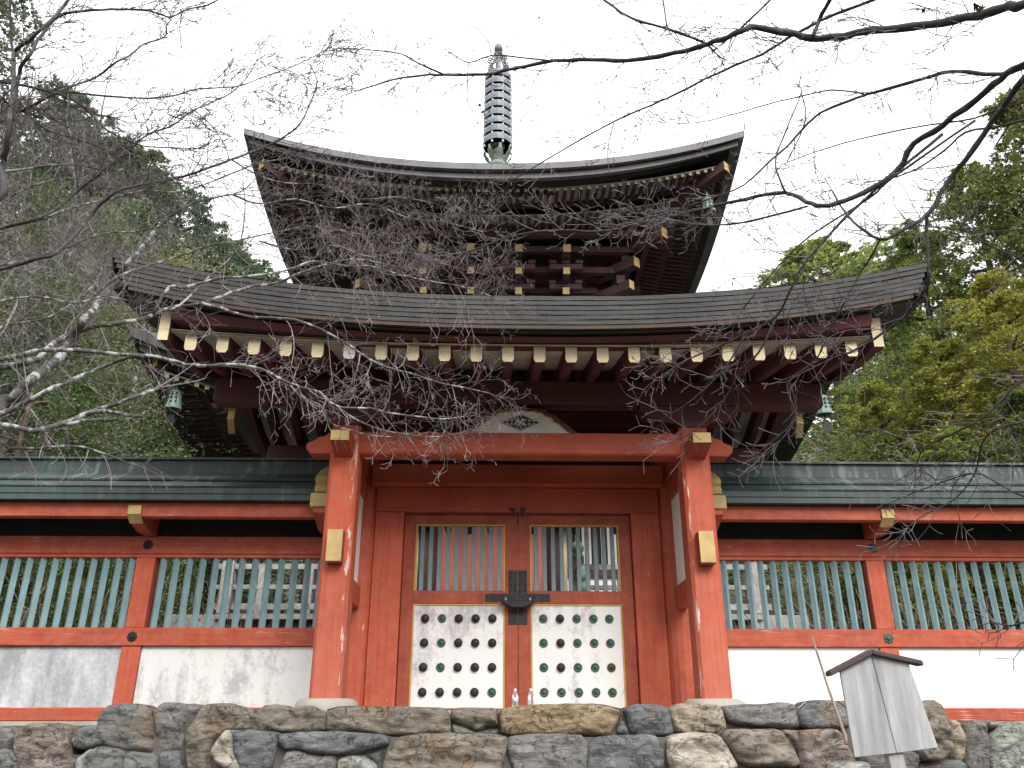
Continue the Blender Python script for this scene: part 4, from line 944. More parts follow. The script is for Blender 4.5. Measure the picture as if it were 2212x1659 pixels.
for (own,x0,x1,y) in ((wall_l,-12,-4.4,9.75),(wall_r,4.9,12,9.55)):    # rest of the retaining walls, beyond and below the frame
    k = 0
    for r_ in range(5):
        x = x0
        while x < x1:
            wd = random.uniform(0.45,0.8); z0 = 0.02+r_*0.33; z1 = z0+0.35
            if not (r_ >= 4 and -6.6 < x+wd/2 < 6.6):
                q = MB(); q.box(x+0.015, x+wd-0.015, y-0.05+random.uniform(-0.04,0.04), y+0.4, z0, min(z1,EYE-0.02)); o = q.build('stone', M['stone'], own, off=own.location, bevel=0.07, seg=3, smooth=True)
                c = SC[random.choice('gnubr')]; o.color = (*c,1); k += 1
            x += wd

# ------------------------------------------------------------------ notice board, stick, bottles
NBY = 6.9
nb = P(1950, 1659, NBY); top = P(1880, 1412, NBY)
board = thing('notice_board', 'blank weathered grey notice board with a small gabled top, tilted, right of the steps', 'notice board', (nb.x, NBY, 0))
axis = (P(1880,1412,NBY)-P(1936,1627,NBY)); axis.normalize(); H = (P(1880,1412,NBY)-P(1936,1627,NBY)).length
side = Vector((axis.z, 0, -axis.x)); B0 = P(1936,1627,NBY)
def nbp(a, h, d): p = B0+side*a+axis*h; return (p.x, NBY+d, p.z)
for s in (-1,1):
    q = MB(); t = 0.325; tp = 0.278
    pr = [(s*0.002,0),(s*t,0.004),(s*tp,H-0.105),(s*0.002,H-0.012)]
    vs = [nbp(a,h,-0.012) for a,h in pr]+[nbp(a,h,0.012) for a,h in pr]
    q.add(vs, [(0,1,2,3),(4,5,6,7),(0,1,5,4),(1,2,6,5),(2,3,7,6),(3,0,4,7)]); q.build('plank', M['wood_g'], board, off=board.location, bevel=0.004)
    q = MB(); pr = [(0,H-0.012),(s*0.375,H-0.135),(s*0.375,H-0.095),(0,H+0.032)]
    vs = [nbp(a,h,-0.055) for a,h in pr]+[nbp(a,h,0.055) for a,h in pr]
    q.add(vs, [(0,1,2,3),(4,5,6,7),(0,1,5,4),(1,2,6,5),(2,3,7,6),(3,0,4,7)]); q.build('gable_strip', M['wood_d'], board, off=board.location, bevel=0.008)
q = MB(); gb = -B0.z/axis.z; vs = [nbp(a,h,d) for h in (gb,H-0.1) for a,d in ((-0.06,0.016),(0.06,0.016),(0.06,0.10),(-0.06,0.10))]
q.add(vs, [(0,1,2,3),(4,5,6,7),(0,1,5,4),(1,2,6,5),(2,3,7,6),(3,0,4,7)]); q.build('post', M['wood_g'], board, off=board.location, bevel=0.006)
pts = [P(1753,1373,8.62),P(1765,1410,8.58),P(1778,1450,8.52),(P(1787,1480,8.48)),P(1803,1525,8.4),P(1815,1560,8.34),P(1826,1590,8.27),P(1828,1608,8.24)]
q = MB(); q.tube(pts, [0.008,0.012,0.012,0.013,0.015,0.016,0.017,0.016], 8); tag(q.build('stick', M['stickw'], smooth=True), 'crooked dry stick leaning against the stones left of the notice board', 'stick')
def glass(name, tint, rough=0.05):
    m, n, b = newmat(name); b.inputs['Base Color'].default_value = tint; b.inputs['Transmission Weight'].default_value = 0.92; b.inputs['Roughness'].default_value = rough; b.inputs['IOR'].default_value = 1.2; return m
M['pet'] = glass('clear_plastic', (0.93,0.95,0.97,1)); M['label'] = basic('bottle_label', (0.62,0.62,0.68), (0.52,0.52,0.58), 20, rough=0.4); M['cap'] = basic('bottle_cap', (0.78,0.78,0.8), (0.7,0.7,0.74), 20, rough=0.4)
def bottle(px, py, Y, label, empty):
    b0 = P(px, py, Y); o = thing('plastic_bottle', label, 'bottle', b0)
    q = MB(); q.lathe([(0.028,0),(0.033,0.006),(0.033,0.06),(0.031,0.065),(0.033,0.07),(0.033,0.135),(0.028,0.16),(0.014,0.185),(0.0125,0.192)], (0,0,0), 18); q.build('bottle_body', M['pet'], o, smooth=True)
    q = MB(); q.lathe([(0.015,0.188),(0.015,0.207),(0.013,0.209)], (0,0,0), 14); q.build('cap', M['cap'], o)
    if not empty: q = MB(); q.lathe([(0.0335,0.07),(0.0335,0.125)], (0,0,0), 18); q.build('paper_label', M['label'], o, smooth=True)
zt = EYE+0.19
for px, lab, e in ((1113,'clear plastic bottle with a pale label at the foot of the door seam',False),(1147,'empty clear bottle standing before the white panel of the right door',True)):
    Yb = 9.12; p = P(px,1527,Yb); bottle(px, 1527, Yb, lab, e)
for o in list(bpy.data.objects):
    if o.name.startswith('plastic_bottle'): o.location.z = zt

# ------------------------------------------------------------------ bare maples in front
def rnd_unit(): 
    while True:
        v = Vector((random.uniform(-1,1),random.uniform(-1,1),random.uniform(-1,1)))
        if 0.05 < v.length < 1: return v.normalized()
def smooth_path(pts, sub=3):
    out = []; n_ = len(pts)
    for i in range(n_-1):
        p0, p1, p2, p3 = pts[max(i-1,0)], pts[i], pts[i+1], pts[min(i+2,n_-1)]
        for k in range(sub):
            t = k/sub
            out.append(0.5*((2*p1)+(p2-p0)*t+(2*p0-5*p1+4*p2-p3)*t*t+(3*p1-p0-3*p2+p3)*t**3))
    out.append(pts[-1]); return out
TWR = 0.0017
def twig(mb, p, d, L, r, lev, bias):
    n_ = max(4, int(L/0.05)); path = [p.copy()]; rad = [r]; q = p.copy(); d = d.normalized()
    turn = rnd_unit()*0.15
    for i in range(n_):
        d = (d + rnd_unit()*0.09 + turn + bias*0.04).normalized(); q = q+d*(L/n_)
        path.append(q.copy()); rad.append(max(TWR, r*(1-0.75*(i+1)/n_)))
    mb.tube(path, rad, 3 if r < 0.006 else 5, 0, False)
    if lev > 0:
        k = max(2, int(L/0.085)); alt = 1
        for i in range(k):
            t = (i+0.6)/k; j = min(n_-1, int(t*n_)); dd = (path[j+1]-path[j]).normalized()
            s_ = dd.cross(Vector((0,1,0)));  s_ = s_.normalized() if s_.length > 1e-3 else rnd_unit()
            for sg in ((alt,) if random.random() < 0.6 else (1,-1)):
                nd_ = (dd*0.75 + s_*sg*random.uniform(0.45,0.9) + rnd_unit()*0.3).normalized()
                twig(mb, path[j+1], nd_, L*random.uniform(0.3,0.55)*(1.1-0.5*t), max(TWR, rad[j+1]*0.6), lev-1, bias)
            alt = -alt
def limb(mb, tmb, pts, y0, y1, w0, w1, dens=1.0, tl=0.5, lev=1, bias=Vector((0.3,0.1,0.1)), start=0.15, sides=9, trunk=None):
    """pts in picture units, depth eased from y0 to y1; widths in picture units become real radii at that depth"""
    n_ = len(pts); P3 = []
    for i,(x,y) in enumerate(pts):
        t = i/(n_-1); Y = y0+(y1-y0)*t+0.12*math.sin(i*1.3+x*0.01); P3.append(P(x,y,Y))
    if trunk is not None and (pts[0][0] < -20 or pts[0][0] > 2250): tz = P3[0].z-0.35; tx = trunk[-1][0]; P3.insert(0, Vector((tx, trunk[-1][1]+0.1, tz))); w0 *= 1.15
    path = smooth_path(P3, 3); N = len(path); rad = []
    for i,p in enumerate(path):
        t = i/(N-1); ww = w0+(w1-w0)*t**0.8; rad.append(max(0.0022, 0.5*ww/FOC*p.y*1.0*(1+0.10*math.sin(i*2.1+pts[0][1]))))
    path = [p + rnd_unit()*r*0.35 for p,r in zip(path,rad)]
    mb.tube(path, rad, sides, 0, True)
    tot = sum((path[i+1]-path[i]).length for i in range(N-1)); cnt = int(tot*7*dens*(0.76 if lev == 2 else 0.85)); sg = 1
    for k in range(cnt):
        t = start+(1-start)*(k+random.random())/cnt; j = min(N-2, int(t*(N-1))); d = (path[j+1]-path[j]).normalized()
        s_ = d.cross(Vector((0,1,0.2))).normalized(); sg = -sg
        nd_ = d*0.7+s_*sg*random.uniform(0.3,1.0)+rnd_unit()*0.35
        twig(tmb, path[j]+(path[j+1]-path[j])*random.random(), nd_, tl*random.uniform(0.4,1.25), max(0.0022,min(0.0040,rad[j]*0.5)), lev, bias)
    # the end runs out in a spray
    for k in range(3 if dens > 0 else 0): twig(tmb, path[-1], (path[-1]-path[-2]).normalized()+rnd_unit()*0.45, tl*random.uniform(0.6,1.1), min(rad[-1]*0.8,0.006), lev, bias)
    return path
def build_maple(name, label, limbs, barkm, twigm, trunk):
    o = thing(name, label, 'tree', trunk[0])
    tb = MB(); tb.tube(smooth_path([Vector(p) for p in trunk],4), [0.17-0.09*i/((len(trunk)-1)*4) for i in range((len(trunk)-1)*4+1)], 14)
    tb.build('trunk', M[barkm], o, off=o.location, smooth=True)
    global TWR
    tw = MB(); tw2 = MB()
    for L in limbs:
        dark = barkm == 'lichen' and L[0][-1][1] < 330          # high limbs and twigs: dark bark, with backlit shade put into its colour
        TWR = 0.0024 if (dark or barkm == 'dbark') else 0.0014
        lm = MB(); limb(lm, tw2 if dark else tw, *L[:5], trunk=trunk, **(L[5] if len(L) > 5 else {})); lm.build('limb', M['dbark' if dark else barkm], o, off=o.location, smooth=True, recalc=False)
    tag(tw.build('twigs', M[twigm], o, off=o.location, recalc=False), kind='stuff')
    if tw2.v: tag(tw2.build('upper_twigs', M['dtwig'], o, off=o.location, recalc=False), kind='stuff')
    return o
D = dict
dn = Vector((0.3,0.0,-0.5)); up = Vector((0.35,0,0.3)); rt = Vector((0.5,0.1,0.0)); lf_ = Vector((-0.4,0,-0.1))
TL = (-3.1, 4.0, 0)
LEFT = [
 ([(-120,960),(0,880),(40,847),(75,817),(115,787),(150,742),(170,707),(190,682),(215,650),(235,620),(255,595),(287,557),(320,520),(350,482),(415,440),(500,420)],4.0,5.2,30,5,D(dens=0.8,tl=0.45,bias=up)),
 ([(-120,830),(0,795),(65,782),(95,762),(130,732),(175,712),(240,700),(310,687),(360,667),(435,655),(500,632),(550,617),(600,612),(660,585),(760,560),(850,575)],4.0,5.6,17,4,D(dens=1.0,tl=0.5,bias=rt,start=0.3)),
 ([(435,655),(480,667),(545,685),(635,690),(710,720),(755,747),(800,777),(850,797),(900,810),(950,827),(1000,837),(1060,850)],4.9,5.6,9,3,D(dens=1.5,tl=0.42,lev=2,bias=rt,start=0.25)),
 ([(-120,790),(0,777),(50,767),(90,757),(145,755),(210,760),(280,767),(340,772),(400,787),(450,790),(490,787),(535,790),(575,802),(615,822),(650,837),(690,847),(710,867),(740,880),(800,882),(840,892),(900,900),(960,905),(1000,900)],4.0,5.4,12,3,D(dens=1.2,tl=0.40,lev=2,bias=rt,start=0.45)),
 ([(715,870),(760,900),(790,916),(830,930),(880,938),(930,944),(985,938)],5.2,5.5,5,2.5,D(dens=1.7,tl=0.26,lev=2,bias=rt,start=0.1)),
 ([(620,825),(660,860),(697,880),(705,904),(725,920),(760,930),(800,940),(850,944)],5.1,5.4,4,2.2,D(dens=1.2,tl=0.18,bias=rt)),
 ([(-120,950),(0,897),(60,867),(95,847),(165,817),(235,787),(290,770),(320,790)],3.9,4.5,15,6,D(dens=0.6,tl=0.35)),
 ([(-120,900),(0,917),(75,932),(125,917),(165,902),(220,882),(280,862),(345,837)],3.8,4.3,13,8,D(dens=0.4,tl=0.3)),
 ([(75,930),(165,907),(210,887),(250,892),(305,900)],3.9,4.2,9,9,D(dens=0)),
 ([(80,938),(120,922),(165,912),(200,907),(250,907)],3.85,4.1,8,9,D(dens=0)),
 ([(-120,1010),(0,982),(30,967),(75,970),(120,965),(175,965),(210,975),(270,997)],3.9,4.4,9,4,D(dens=0.9,tl=0.3)),
 ([(-100,600),(0,580),(75,560),(120,545),(165,505),(200,460),(250,415),(300,400),(380,385),(425,372),(500,345),(565,320),(615,295),(650,265),(675,210),(685,175),(670,140)],3.8,5.5,11,3,D(dens=1.5,tl=0.42,lev=2,bias=up,start=0.4)),
 ([(-100,510),(0,492),(30,485),(80,472),(125,450),(165,415),(210,380),(250,345),(280,320),(320,290),(370,272),(415,240),(450,225),(500,200),(535,165),(555,130)],3.9,5.5,9,2.5,D(dens=1.5,tl=0.40,lev=2,bias=up,start=0.35)),
 ([(-40,460),(0,370),(10,340),(20,280),(27,210),(30,150),(30,115),(65,85),(100,55),(140,10),(190,-60)],3.4,4.0,17,8,D(dens=0.8,tl=0.4,bias=up)),
 ([(30,260),(37,185),(45,145),(65,115),(90,75),(115,45),(140,30),(200,22),(260,20),(310,21),(350,32),(370,36),(405,20),(450,10),(500,-20)],3.5,4.6,12,4,D(dens=1.4,tl=0.34,lev=2,bias=up)),
 ([(30,130),(27,110),(22,50),(25,-60)],3.5,3.6,9,6,D(dens=0.6,tl=0.4)),
 ([(-80,300),(0,262),(75,225),(135,195),(170,180),(210,165),(250,135),(280,120),(310,95),(355,80),(360,55),(370,36),(345,0)],3.7,4.7,8,3,D(dens=1.3,tl=0.32,bias=up)),
 ([(-80,165),(0,175),(75,190),(115,200),(165,220),(200,250),(230,280),(280,305),(320,317),(380,319)],3.7,4.6,9,3,D(dens=0.8,tl=0.4,bias=rt)),
 ([(120,195),(220,207),(320,212),(380,205),(430,192),(510,187),(560,170),(640,140),(700,110)],4.3,5.3,6,2.2,D(dens=1.5,tl=0.4,lev=2,bias=up)),
 ([(-80,190),(0,215),(50,240),(100,280),(165,300),(220,320)],3.6,4.3,7,3,D(dens=0.9,tl=0.4)),
 ([(-80,375),(0,370),(50,367),(115,357),(170,356),(225,367),(300,368),(350,362)],4.0,4.8,8,3,D(dens=0.9,tl=0.4)),
 ([(-80,480),(0,440),(50,410),(115,388),(175,385)],4.1,4.6,7,3,D(dens=1.0,tl=0.4)),
 ([(-60,500),(30,487),(100,470),(165,445),(240,430),(310,412),(390,415),(450,395),(500,375),(550,355),(600,345)],4.2,5.4,8,3,D(dens=1.0,tl=0.45)),
 ([(-80,590),(0,575),(115,545),(220,505),(300,500),(330,490)],4.2,4.9,8,3,D(dens=0.9,tl=0.45)),
 ([(365,672),(400,650),(450,600),(500,555),(520,520),(530,450),(525,400)],4.9,5.4,6,2.5,D(dens=0.8,tl=0.4,bias=up)),
 ([(205,640),(250,600),(300,580),(380,555),(450,530),(500,522),(580,505),(680,490),(800,510)],4.5,5.8,7,2.5,D(dens=1.8,tl=0.5,lev=2,bias=rt,start=0.55)),
 ([(330,680),(365,620),(400,622),(475,600),(545,597),(625,582),(675,565),(750,575),(800,575),(850,590),(915,605),(1000,620),(1060,640)],4.7,5.8,9,3,D(dens=1.7,tl=0.48,lev=2,bias=rt,start=0.4)),
 ([(500,420),(560,440),(640,430),(720,450),(800,440),(880,470),(960,480),(1040,500)],5.2,6.2,5,2,D(dens=2.3,tl=0.5,lev=2,bias=rt,start=0.1)),
 ([(500,345),(560,380),(620,395),(700,400),(780,430),(860,425),(940,440)],5.2,6.3,4,2,D(dens=2.1,tl=0.5,lev=2,bias=rt,start=0.1)),
 ([(560,520),(640,540),(720,530),(800,555),(880,545),(960,570),(1030,590)],5.4,6.2,5,2,D(dens=2.1,tl=0.45,lev=2,bias=rt,start=0.1)),
 ([(-60,660),(0,650),(80,640),(160,655),(220,640),(280,650)],4.0,4.6,6,3,D(dens=1.2,tl=0.4)),
 ([(-60,720),(20,700),(90,690),(150,660),(210,610)],4.2,4.7,6,3,D(dens=1.2,tl=0.4)),
]
build_maple('bare_maple', 'bare lichen-grey maple reaching in from the left edge', LEFT, 'lichen', 'twig', [(-4.2,3.6,0),(-4.15,3.7,1.4),(-4.05,3.8,2.8),(-4.0,3.8,4.0),(-3.95,3.7,5.6)])
RIGHT = [
 ([(2330,-20),(2212,12),(2166,15),(2086,40),(2006,55),(1906,62),(1846,72),(1771,85),(1716,75),(1631,60),(1611,65),(1571,80),(1526,95),(1456,115),(1356,130),(1281,129),(1196,132),(1106,150),(1050,160),(960,162),(915,162),(850,172),(800,187),(770,197)],3.0,4.6,28,3,D(dens=1.5,lev=2,tl=0.34,bias=lf_,start=0.1)),
 ([(1196,132),(1106,122),(1060,120),(1015,135),(990,125)],4.1,4.5,5,3,D(dens=0.7,tl=0.2,bias=lf_)),
 ([(960,162),(900,135),(865,116),(790,107),(730,104)],4.3,4.7,6,2.5,D(dens=1.8,lev=2,tl=0.3,bias=lf_)),
 ([(1012,135),(1010,180),(1010,220),(1025,245)],4.3,4.3,3,2,D(dens=0)),
 ([(1061,120),(1055,90),(1035,65),(1010,52)],4.3,4.4,3,2,D(dens=0)),
 ([(2000,-60),(1886,0),(1806,30),(1706,80),(1646,117),(1556,155),(1456,205),(1411,225),(1326,262),(1231,315),(1156,360),(1106,390)],3.2,4.8,11,2.5,D(dens=1.1,lev=2,tl=0.33,bias=lf_)),
 ([(1810,-60),(1791,0),(1771,40),(1756,78)],3.3,3.4,13,11,D(dens=0)),
 ([(1250,-50),(1306,0),(1366,40),(1441,62),(1526,94)],3.9,3.7,6,8,D(dens=0.9,tl=0.3,bias=lf_)),
 ([(1425,-30),(1432,0),(1441,62)],3.9,3.8,4,5,D(dens=0.5,tl=0.2)),
 ([(1720,-60),(1661,2),(1596,65)],3.6,3.7,6,6,D(dens=0.5,tl=0.25)),
 ([(2330,80),(2212,135),(2161,160),(2056,155),(1996,170),(1886,200),(1856,210),(1771,245),(1701,315),(1656,355),(1606,400),(1546,425),(1470,450)],3.3,5.2,14,2.5,D(dens=1.0,lev=2,tl=0.33,bias=lf_)),
 ([(1866,202),(1796,195),(1741,205),(1651,227),(1591,245),(1506,265),(1431,265)],3.9,4.6,5,2,D(dens=0.9,tl=0.2,bias=lf_)),
 ([(2330,100),(2212,140),(2161,170),(2106,215),(2036,270),(1976,310),(1936,370),(1886,405),(1826,435),(1776,445),(1741,435),(1696,415),(1636,425),(1566,440),(1496,457),(1406,475),(1306,500),(1206,497),(1106,510),(1010,545)],3.4,5.6,20,4,D(dens=0.9,tl=0.42,lev=2,bias=Vector((-0.5,0,-0.2)),start=0.55)),
 ([(1696,415),(1678,370),(1676,340),(1691,300),(1711,250),(1731,200),(1725,185)],4.5,4.4,6,2.5,D(dens=0.8,tl=0.25,bias=up)),
 ([(1731,200),(1740,260),(1700,350)],4.4,4.5,3,3,D(dens=0)),
 ([(2330,60),(2212,170),(2191,200),(2146,260),(2086,345),(2046,395),(2006,460),(1946,500),(1901,517),(1856,490),(1826,460),(1796,410)],3.6,4.4,21,4,D(dens=1.0,tl=0.35,bias=lf_,start=0.4)),
 ([(2001,465),(2001,505),(2006,575),(2004,615),(1976,655),(1946,690),(1906,720),(1856,750),(1826,765),(1801,755)],4.2,5.0,9,5,D(dens=1.3,tl=0.36,lev=2,bias=Vector((-0.4,0,-0.4)),start=0.35)),
 ([(1901,517),(1881,555),(1856,595),(1830,640)],4.3,4.7,5,3,D(dens=1.0,tl=0.35,bias=dn)),
 ([(2036,290),(1926,380),(1836,460),(1781,520),(1736,570),(1706,630),(1676,685),(1611,720),(1560,745),(1500,770)],4.0,5.2,9,4,D(dens=1.3,tl=0.42,lev=2,bias=Vector((-0.4,0,-0.4)),start=0.4)),
 ([(2106,260),(1926,385),(1876,430),(1756,505),(1681,575),(1606,665)],3.8,5.0,7,3,D(dens=0.9,tl=0.4,bias=Vector((-0.4,0,-0.3)),start=0.45)),
 ([(2300,180),(2212,210),(2106,255),(2006,270),(1856,300),(1756,330),(1691,355)],3.7,4.8,7,2.2,D(dens=0.4,tl=0.2,bias=lf_)),
 ([(2300,240),(2212,260),(2150,275),(2086,285),(2040,325),(1980,365),(1926,385)],3.9,4.4,8,4,D(dens=0.5,tl=0.25,bias=lf_)),
 ([(1746,445),(1606,480),(1546,485),(1456,482),(1356,475)],4.7,5.5,6,3,D(dens=1.6,tl=0.4,lev=2,bias=lf_,start=0.4)),
 ([(1326,265),(1313,320),(1316,375)],4.7,4.8,3,2,D(dens=0)),
 ([(1676,685),(1640,760),(1600,800),(1560,870),(1500,930),(1460,950)],4.9,5.3,6,2.5,D(dens=1.5,tl=0.32,lev=1,bias=dn)),
 ([(1830,640),(1790,720),(1760,780),(1700,830),(1720,900),(1680,960)],4.8,5.3,5,2.2,D(dens=1.6,tl=0.32,lev=1,bias=dn)),
 ([(1611,720),(1570,790),(1500,860),(1440,900)],5.0,5.4,5,2.2,D(dens=1.6,tl=0.3,lev=1,bias=dn)),
 ([(2330,760),(2212,817),(2131,897),(2056,937),(1996,967),(1981,1002)],4.2,4.8,7,3,D(dens=1.1,tl=0.35,bias=lf_)),
 ([(2330,880),(2212,910),(2146,930),(2121,960),(2106,1022),(2060,1080),(2000,1110),(1960,1140)],4.3,4.9,6,2.5,D(dens=1.2,tl=0.32,bias=lf_)),
 ([(2330,1090),(2212,1072),(2150,1040),(2106,1022),(2040,1040),(1960,1070)],4.4,4.9,6,2.5,D(dens=1.0,tl=0.3,bias=lf_)),
 ([(2300,480),(2212,495),(2106,500),(2000,488),(1930,485)],4.4,4.6,4,2,D(dens=0.6,tl=0.3,bias=lf_)),
 ([(2330,600),(2212,560),(2120,520),(2060,470),(2040,410)],4.3,4.5,4,2.5,D(dens=0.6,tl=0.3,bias=lf_)),
 ([(2330,1320),(2212,1345),(2180,1352),(2150,1345)],4.3,4.6,5,3,D(dens=0.8,tl=0.2,bias=lf_)),
]
mr = build_maple('bare_maple', 'bare dark-barked maple reaching in from the upper right edge', RIGHT, 'dbark', 'dtwig', [(3.7,2.9,0),(3.55,2.95,1.5),(3.35,3.0,3.0),(3.15,3.0,4.2),(2.9,2.9,5.6)])
# a few dead leaves still hanging on
lv = MB(); tips = []
for k in range(5):
    a = R(-70+35*k); tips += [(0.45*math.sin(a-0.3),0.1*math.sin(k),0.45*math.cos(a-0.3)), (math.sin(a)*(1 if k==2 else 0.85),0.35*math.sin(k*1.9),math.cos(a)*(1 if k==2 else 0.85))]
tips.append((0.4*math.sin(R(82)),0,0.4*math.cos(R(82))))
lv.add([(0,0.05,-0.25)]+tips, [(0,i,i+1) for i in range(1,len(tips))]); lv.tube([(0,0.05,-0.25),(0.02,0.0,-0.8)], 0.03, 4)
lf0 = None
for (x,y,Y,sz) in ((1036,225,4.3,0.028),(1048,250,4.3,0.034),(1030,262,4.3,0.03),(1058,238,4.31,0.026),(1042,240,4.29,0.03),(1050,265,4.3,0.02),(1497,195,4.2,0.022),(1166,38,4.1,0.02),(1995,25,3.4,0.03),(2105,10,3.1,0.05),(2118,22,3.1,0.04),(1000,245,4.3,0.016),(1085,262,4.3,0.014),(1140,212,4.3,0.014)):
    if lf0 is None: lf0 = lv.build('dead_leaf', M['deadleaf'], mr, recalc=False); o = lf0
    else: o = copy_of(lf0, mr)
    o.location = P(x,y,Y)-mr.location; o.scale = (sz,sz,sz); o.rotation_euler = (random.uniform(-1,1), random.uniform(0,6.28), random.uniform(0,6.28))

# ------------------------------------------------------------------ evergreens on the hillside
def crown_mesh(kind, seed, nclump, per):
    rs = random.Random(seed); mb = MB()
    def spray(x, y, z, out, sz):
        d = (out*rs.uniform(0.1,1)+Vector((rs.gauss(0,.55),rs.gauss(0,.55),rs.uniform(-0.8,0.45)))).normalized()
        sd_ = d.cross(Vector((rs.gauss(0,.5),rs.gauss(0,.5),1))).normalized(); nrm = d.cross(sd_)
        L = rs.uniform(0.0048,0.0112)*sz; w_ = L*rs.uniform(0.25,0.42); p = Vector((x,y,z))
        for ang in (-0.55,0,0.55):
            dd = (d*math.cos(ang)+sd_*math.sin(ang)); ss = (sd_*math.cos(ang)-d*math.sin(ang)); l2 = L*(1 if ang==0 else 0.75)
            b_ = len(mb.v); mb.v += [tuple(p), tuple(p+dd*l2*0.55+ss*w_*0.5), tuple(p+dd*l2-nrm*l2*0.2), tuple(p+dd*l2*0.55-ss*w_*0.5)]
            mb.f.append((b_,b_+1,b_+2,b_+3)); mb.m.append(0)
    for c in range(nclump):
        h = rs.random()**0.85
        if kind == 'cedar': rad = 0.30*(1-h)**0.6+0.04
        elif kind == 'hinoki': rad = 0.30*(math.sin(math.pi*min(1,(h*0.90+0.10)))**0.6)*(1-0.5*h)+0.025
        else: rad = 0.40*math.sin(math.pi*min(1,0.12+0.84*h))**0.55
        a = rs.uniform(0,6.283); z0 = 0.12+0.84*h
        if kind == 'broad':
            k = rs.uniform(0.55,1.08) if rs.random() < 0.8 else rs.uniform(0,0.55); cx, cy = rad*k*math.cos(a), rad*k*math.sin(a); cs = rs.uniform(0.022,0.055)
            for s_ in range(per):
                x = cx+rs.gauss(0,cs); y = cy+rs.gauss(0,cs); z = z0+rs.gauss(0,cs*0.5)-0.2*math.hypot(x-cx,y-cy)
                o_ = Vector((x,y,0.02)).normalized(); spray(x, y, z, o_, 1.0)
        else:
            L = rad*rs.uniform(0.65,1.15); up_ = rs.uniform(-0.05,0.45) if kind == 'cedar' else rs.uniform(0.0,0.6); dr = rs.uniform(0.25,0.8)
            ca, sa = math.cos(a), math.sin(a); nside = rs.randint(4,7)
            for s_ in range(per):
                t = rs.uniform(0.25,1)**0.7
                if rs.random() < 0.7:      # side fronds
                    i_ = rs.randint(0,nside-1); t = 0.3+0.7*(i_+0.5)/nside; v = rs.random(); lat = (1 if i_%2 else -1)*v*L*0.42*(1.15-t); t += v*0.10
                else: lat = rs.gauss(0,0.004)
                r_ = L*t; x = r_*ca-lat*sa+rs.gauss(0,0.004); y = r_*sa+lat*ca+rs.gauss(0,0.004)
                z = z0+up_*r_-dr*r_*t-abs(lat)*rs.uniform(0.3,0.7)-abs(rs.gauss(0,0.007))
                spray(x, y, z, Vector((ca-sa*lat*6, sa+ca*lat*6, 0)).normalized(), 1.0)
    me = mb.build('crown', M[{'cedar':'cedar','hinoki':'hinoki','broad':'broad'}[kind]], recalc=False).data
    o = [x for x in bpy.data.objects if x.data == me][0]; bpy.data.objects.remove(o); return me
CR = {k: [crown_mesh(k, 11+i*7+len(k), *(dict(cedar=(280,100),hinoki=(250,150),broad=(170,105))[k])) for i in range(2)] for k in ('cedar','hinoki','broad')}
def trunk_mesh():
    q = MB(); q.tube([(0,0,-0.03),(0.004,0,0.2),(-0.003,0.004,0.5),(0.002,0,0.75),(0,0,0.93)], [0.020,0.015,0.011,0.007,0.002], 8)
    rs = random.Random(3)
    for i in range(26):
        h = 0.2+0.7*i/26; a = i*2.4; L = 0.2*(1-h)+0.05; q.tube([(0,0,h),(L*0.5*math.cos(a),L*0.5*math.sin(a),h+0.015),(L*math.cos(a),L*math.sin(a),h+rs.uniform(-0.02,0.04))], [0.005,0.003,0.001], 4)
    return q
TM = None
def tree(px, py, Y, kind, name, label, col, hgt=None, wid=1.0, var=0, group=None):
    global TM
    t = P(px, py, Y); gz = gnd(t.x, Y)-0.3; h = t.z-gz if hgt is None else hgt
    o = thing(name, label, 'tree', (t.x, Y, t.z-h), random.uniform(0,6.28), group)
    if TM is None: tr = trunk_mesh().build('trunk', M['trunk'], o, smooth=True); TM = tr.data
    else: tr = bpy.data.objects.new('trunk', TM); C.objects.link(tr); tr.parent = o
    cr_ = bpy.data.objects.new('crown', CR[kind][var]); C.objects.link(cr_); cr_.parent = o
    for x in (tr, cr_): x.scale = (h*wid, h*wid, h)
    cr_.color = (*col,1); return o
gL, gR = 'trees on the left hillside', 'trees beyond the right fence'
gy = (1.2,1.3,1.2); dk = (0.9,1.08,0.92); br_ = (1.35,1.3,1.0)
tree(12,-360,17,'cedar','cedar_tree','towering grey cedar cut by the left edge, tallest on the hill',(1.5,1.35,1.45),None,0.62,0,gL)
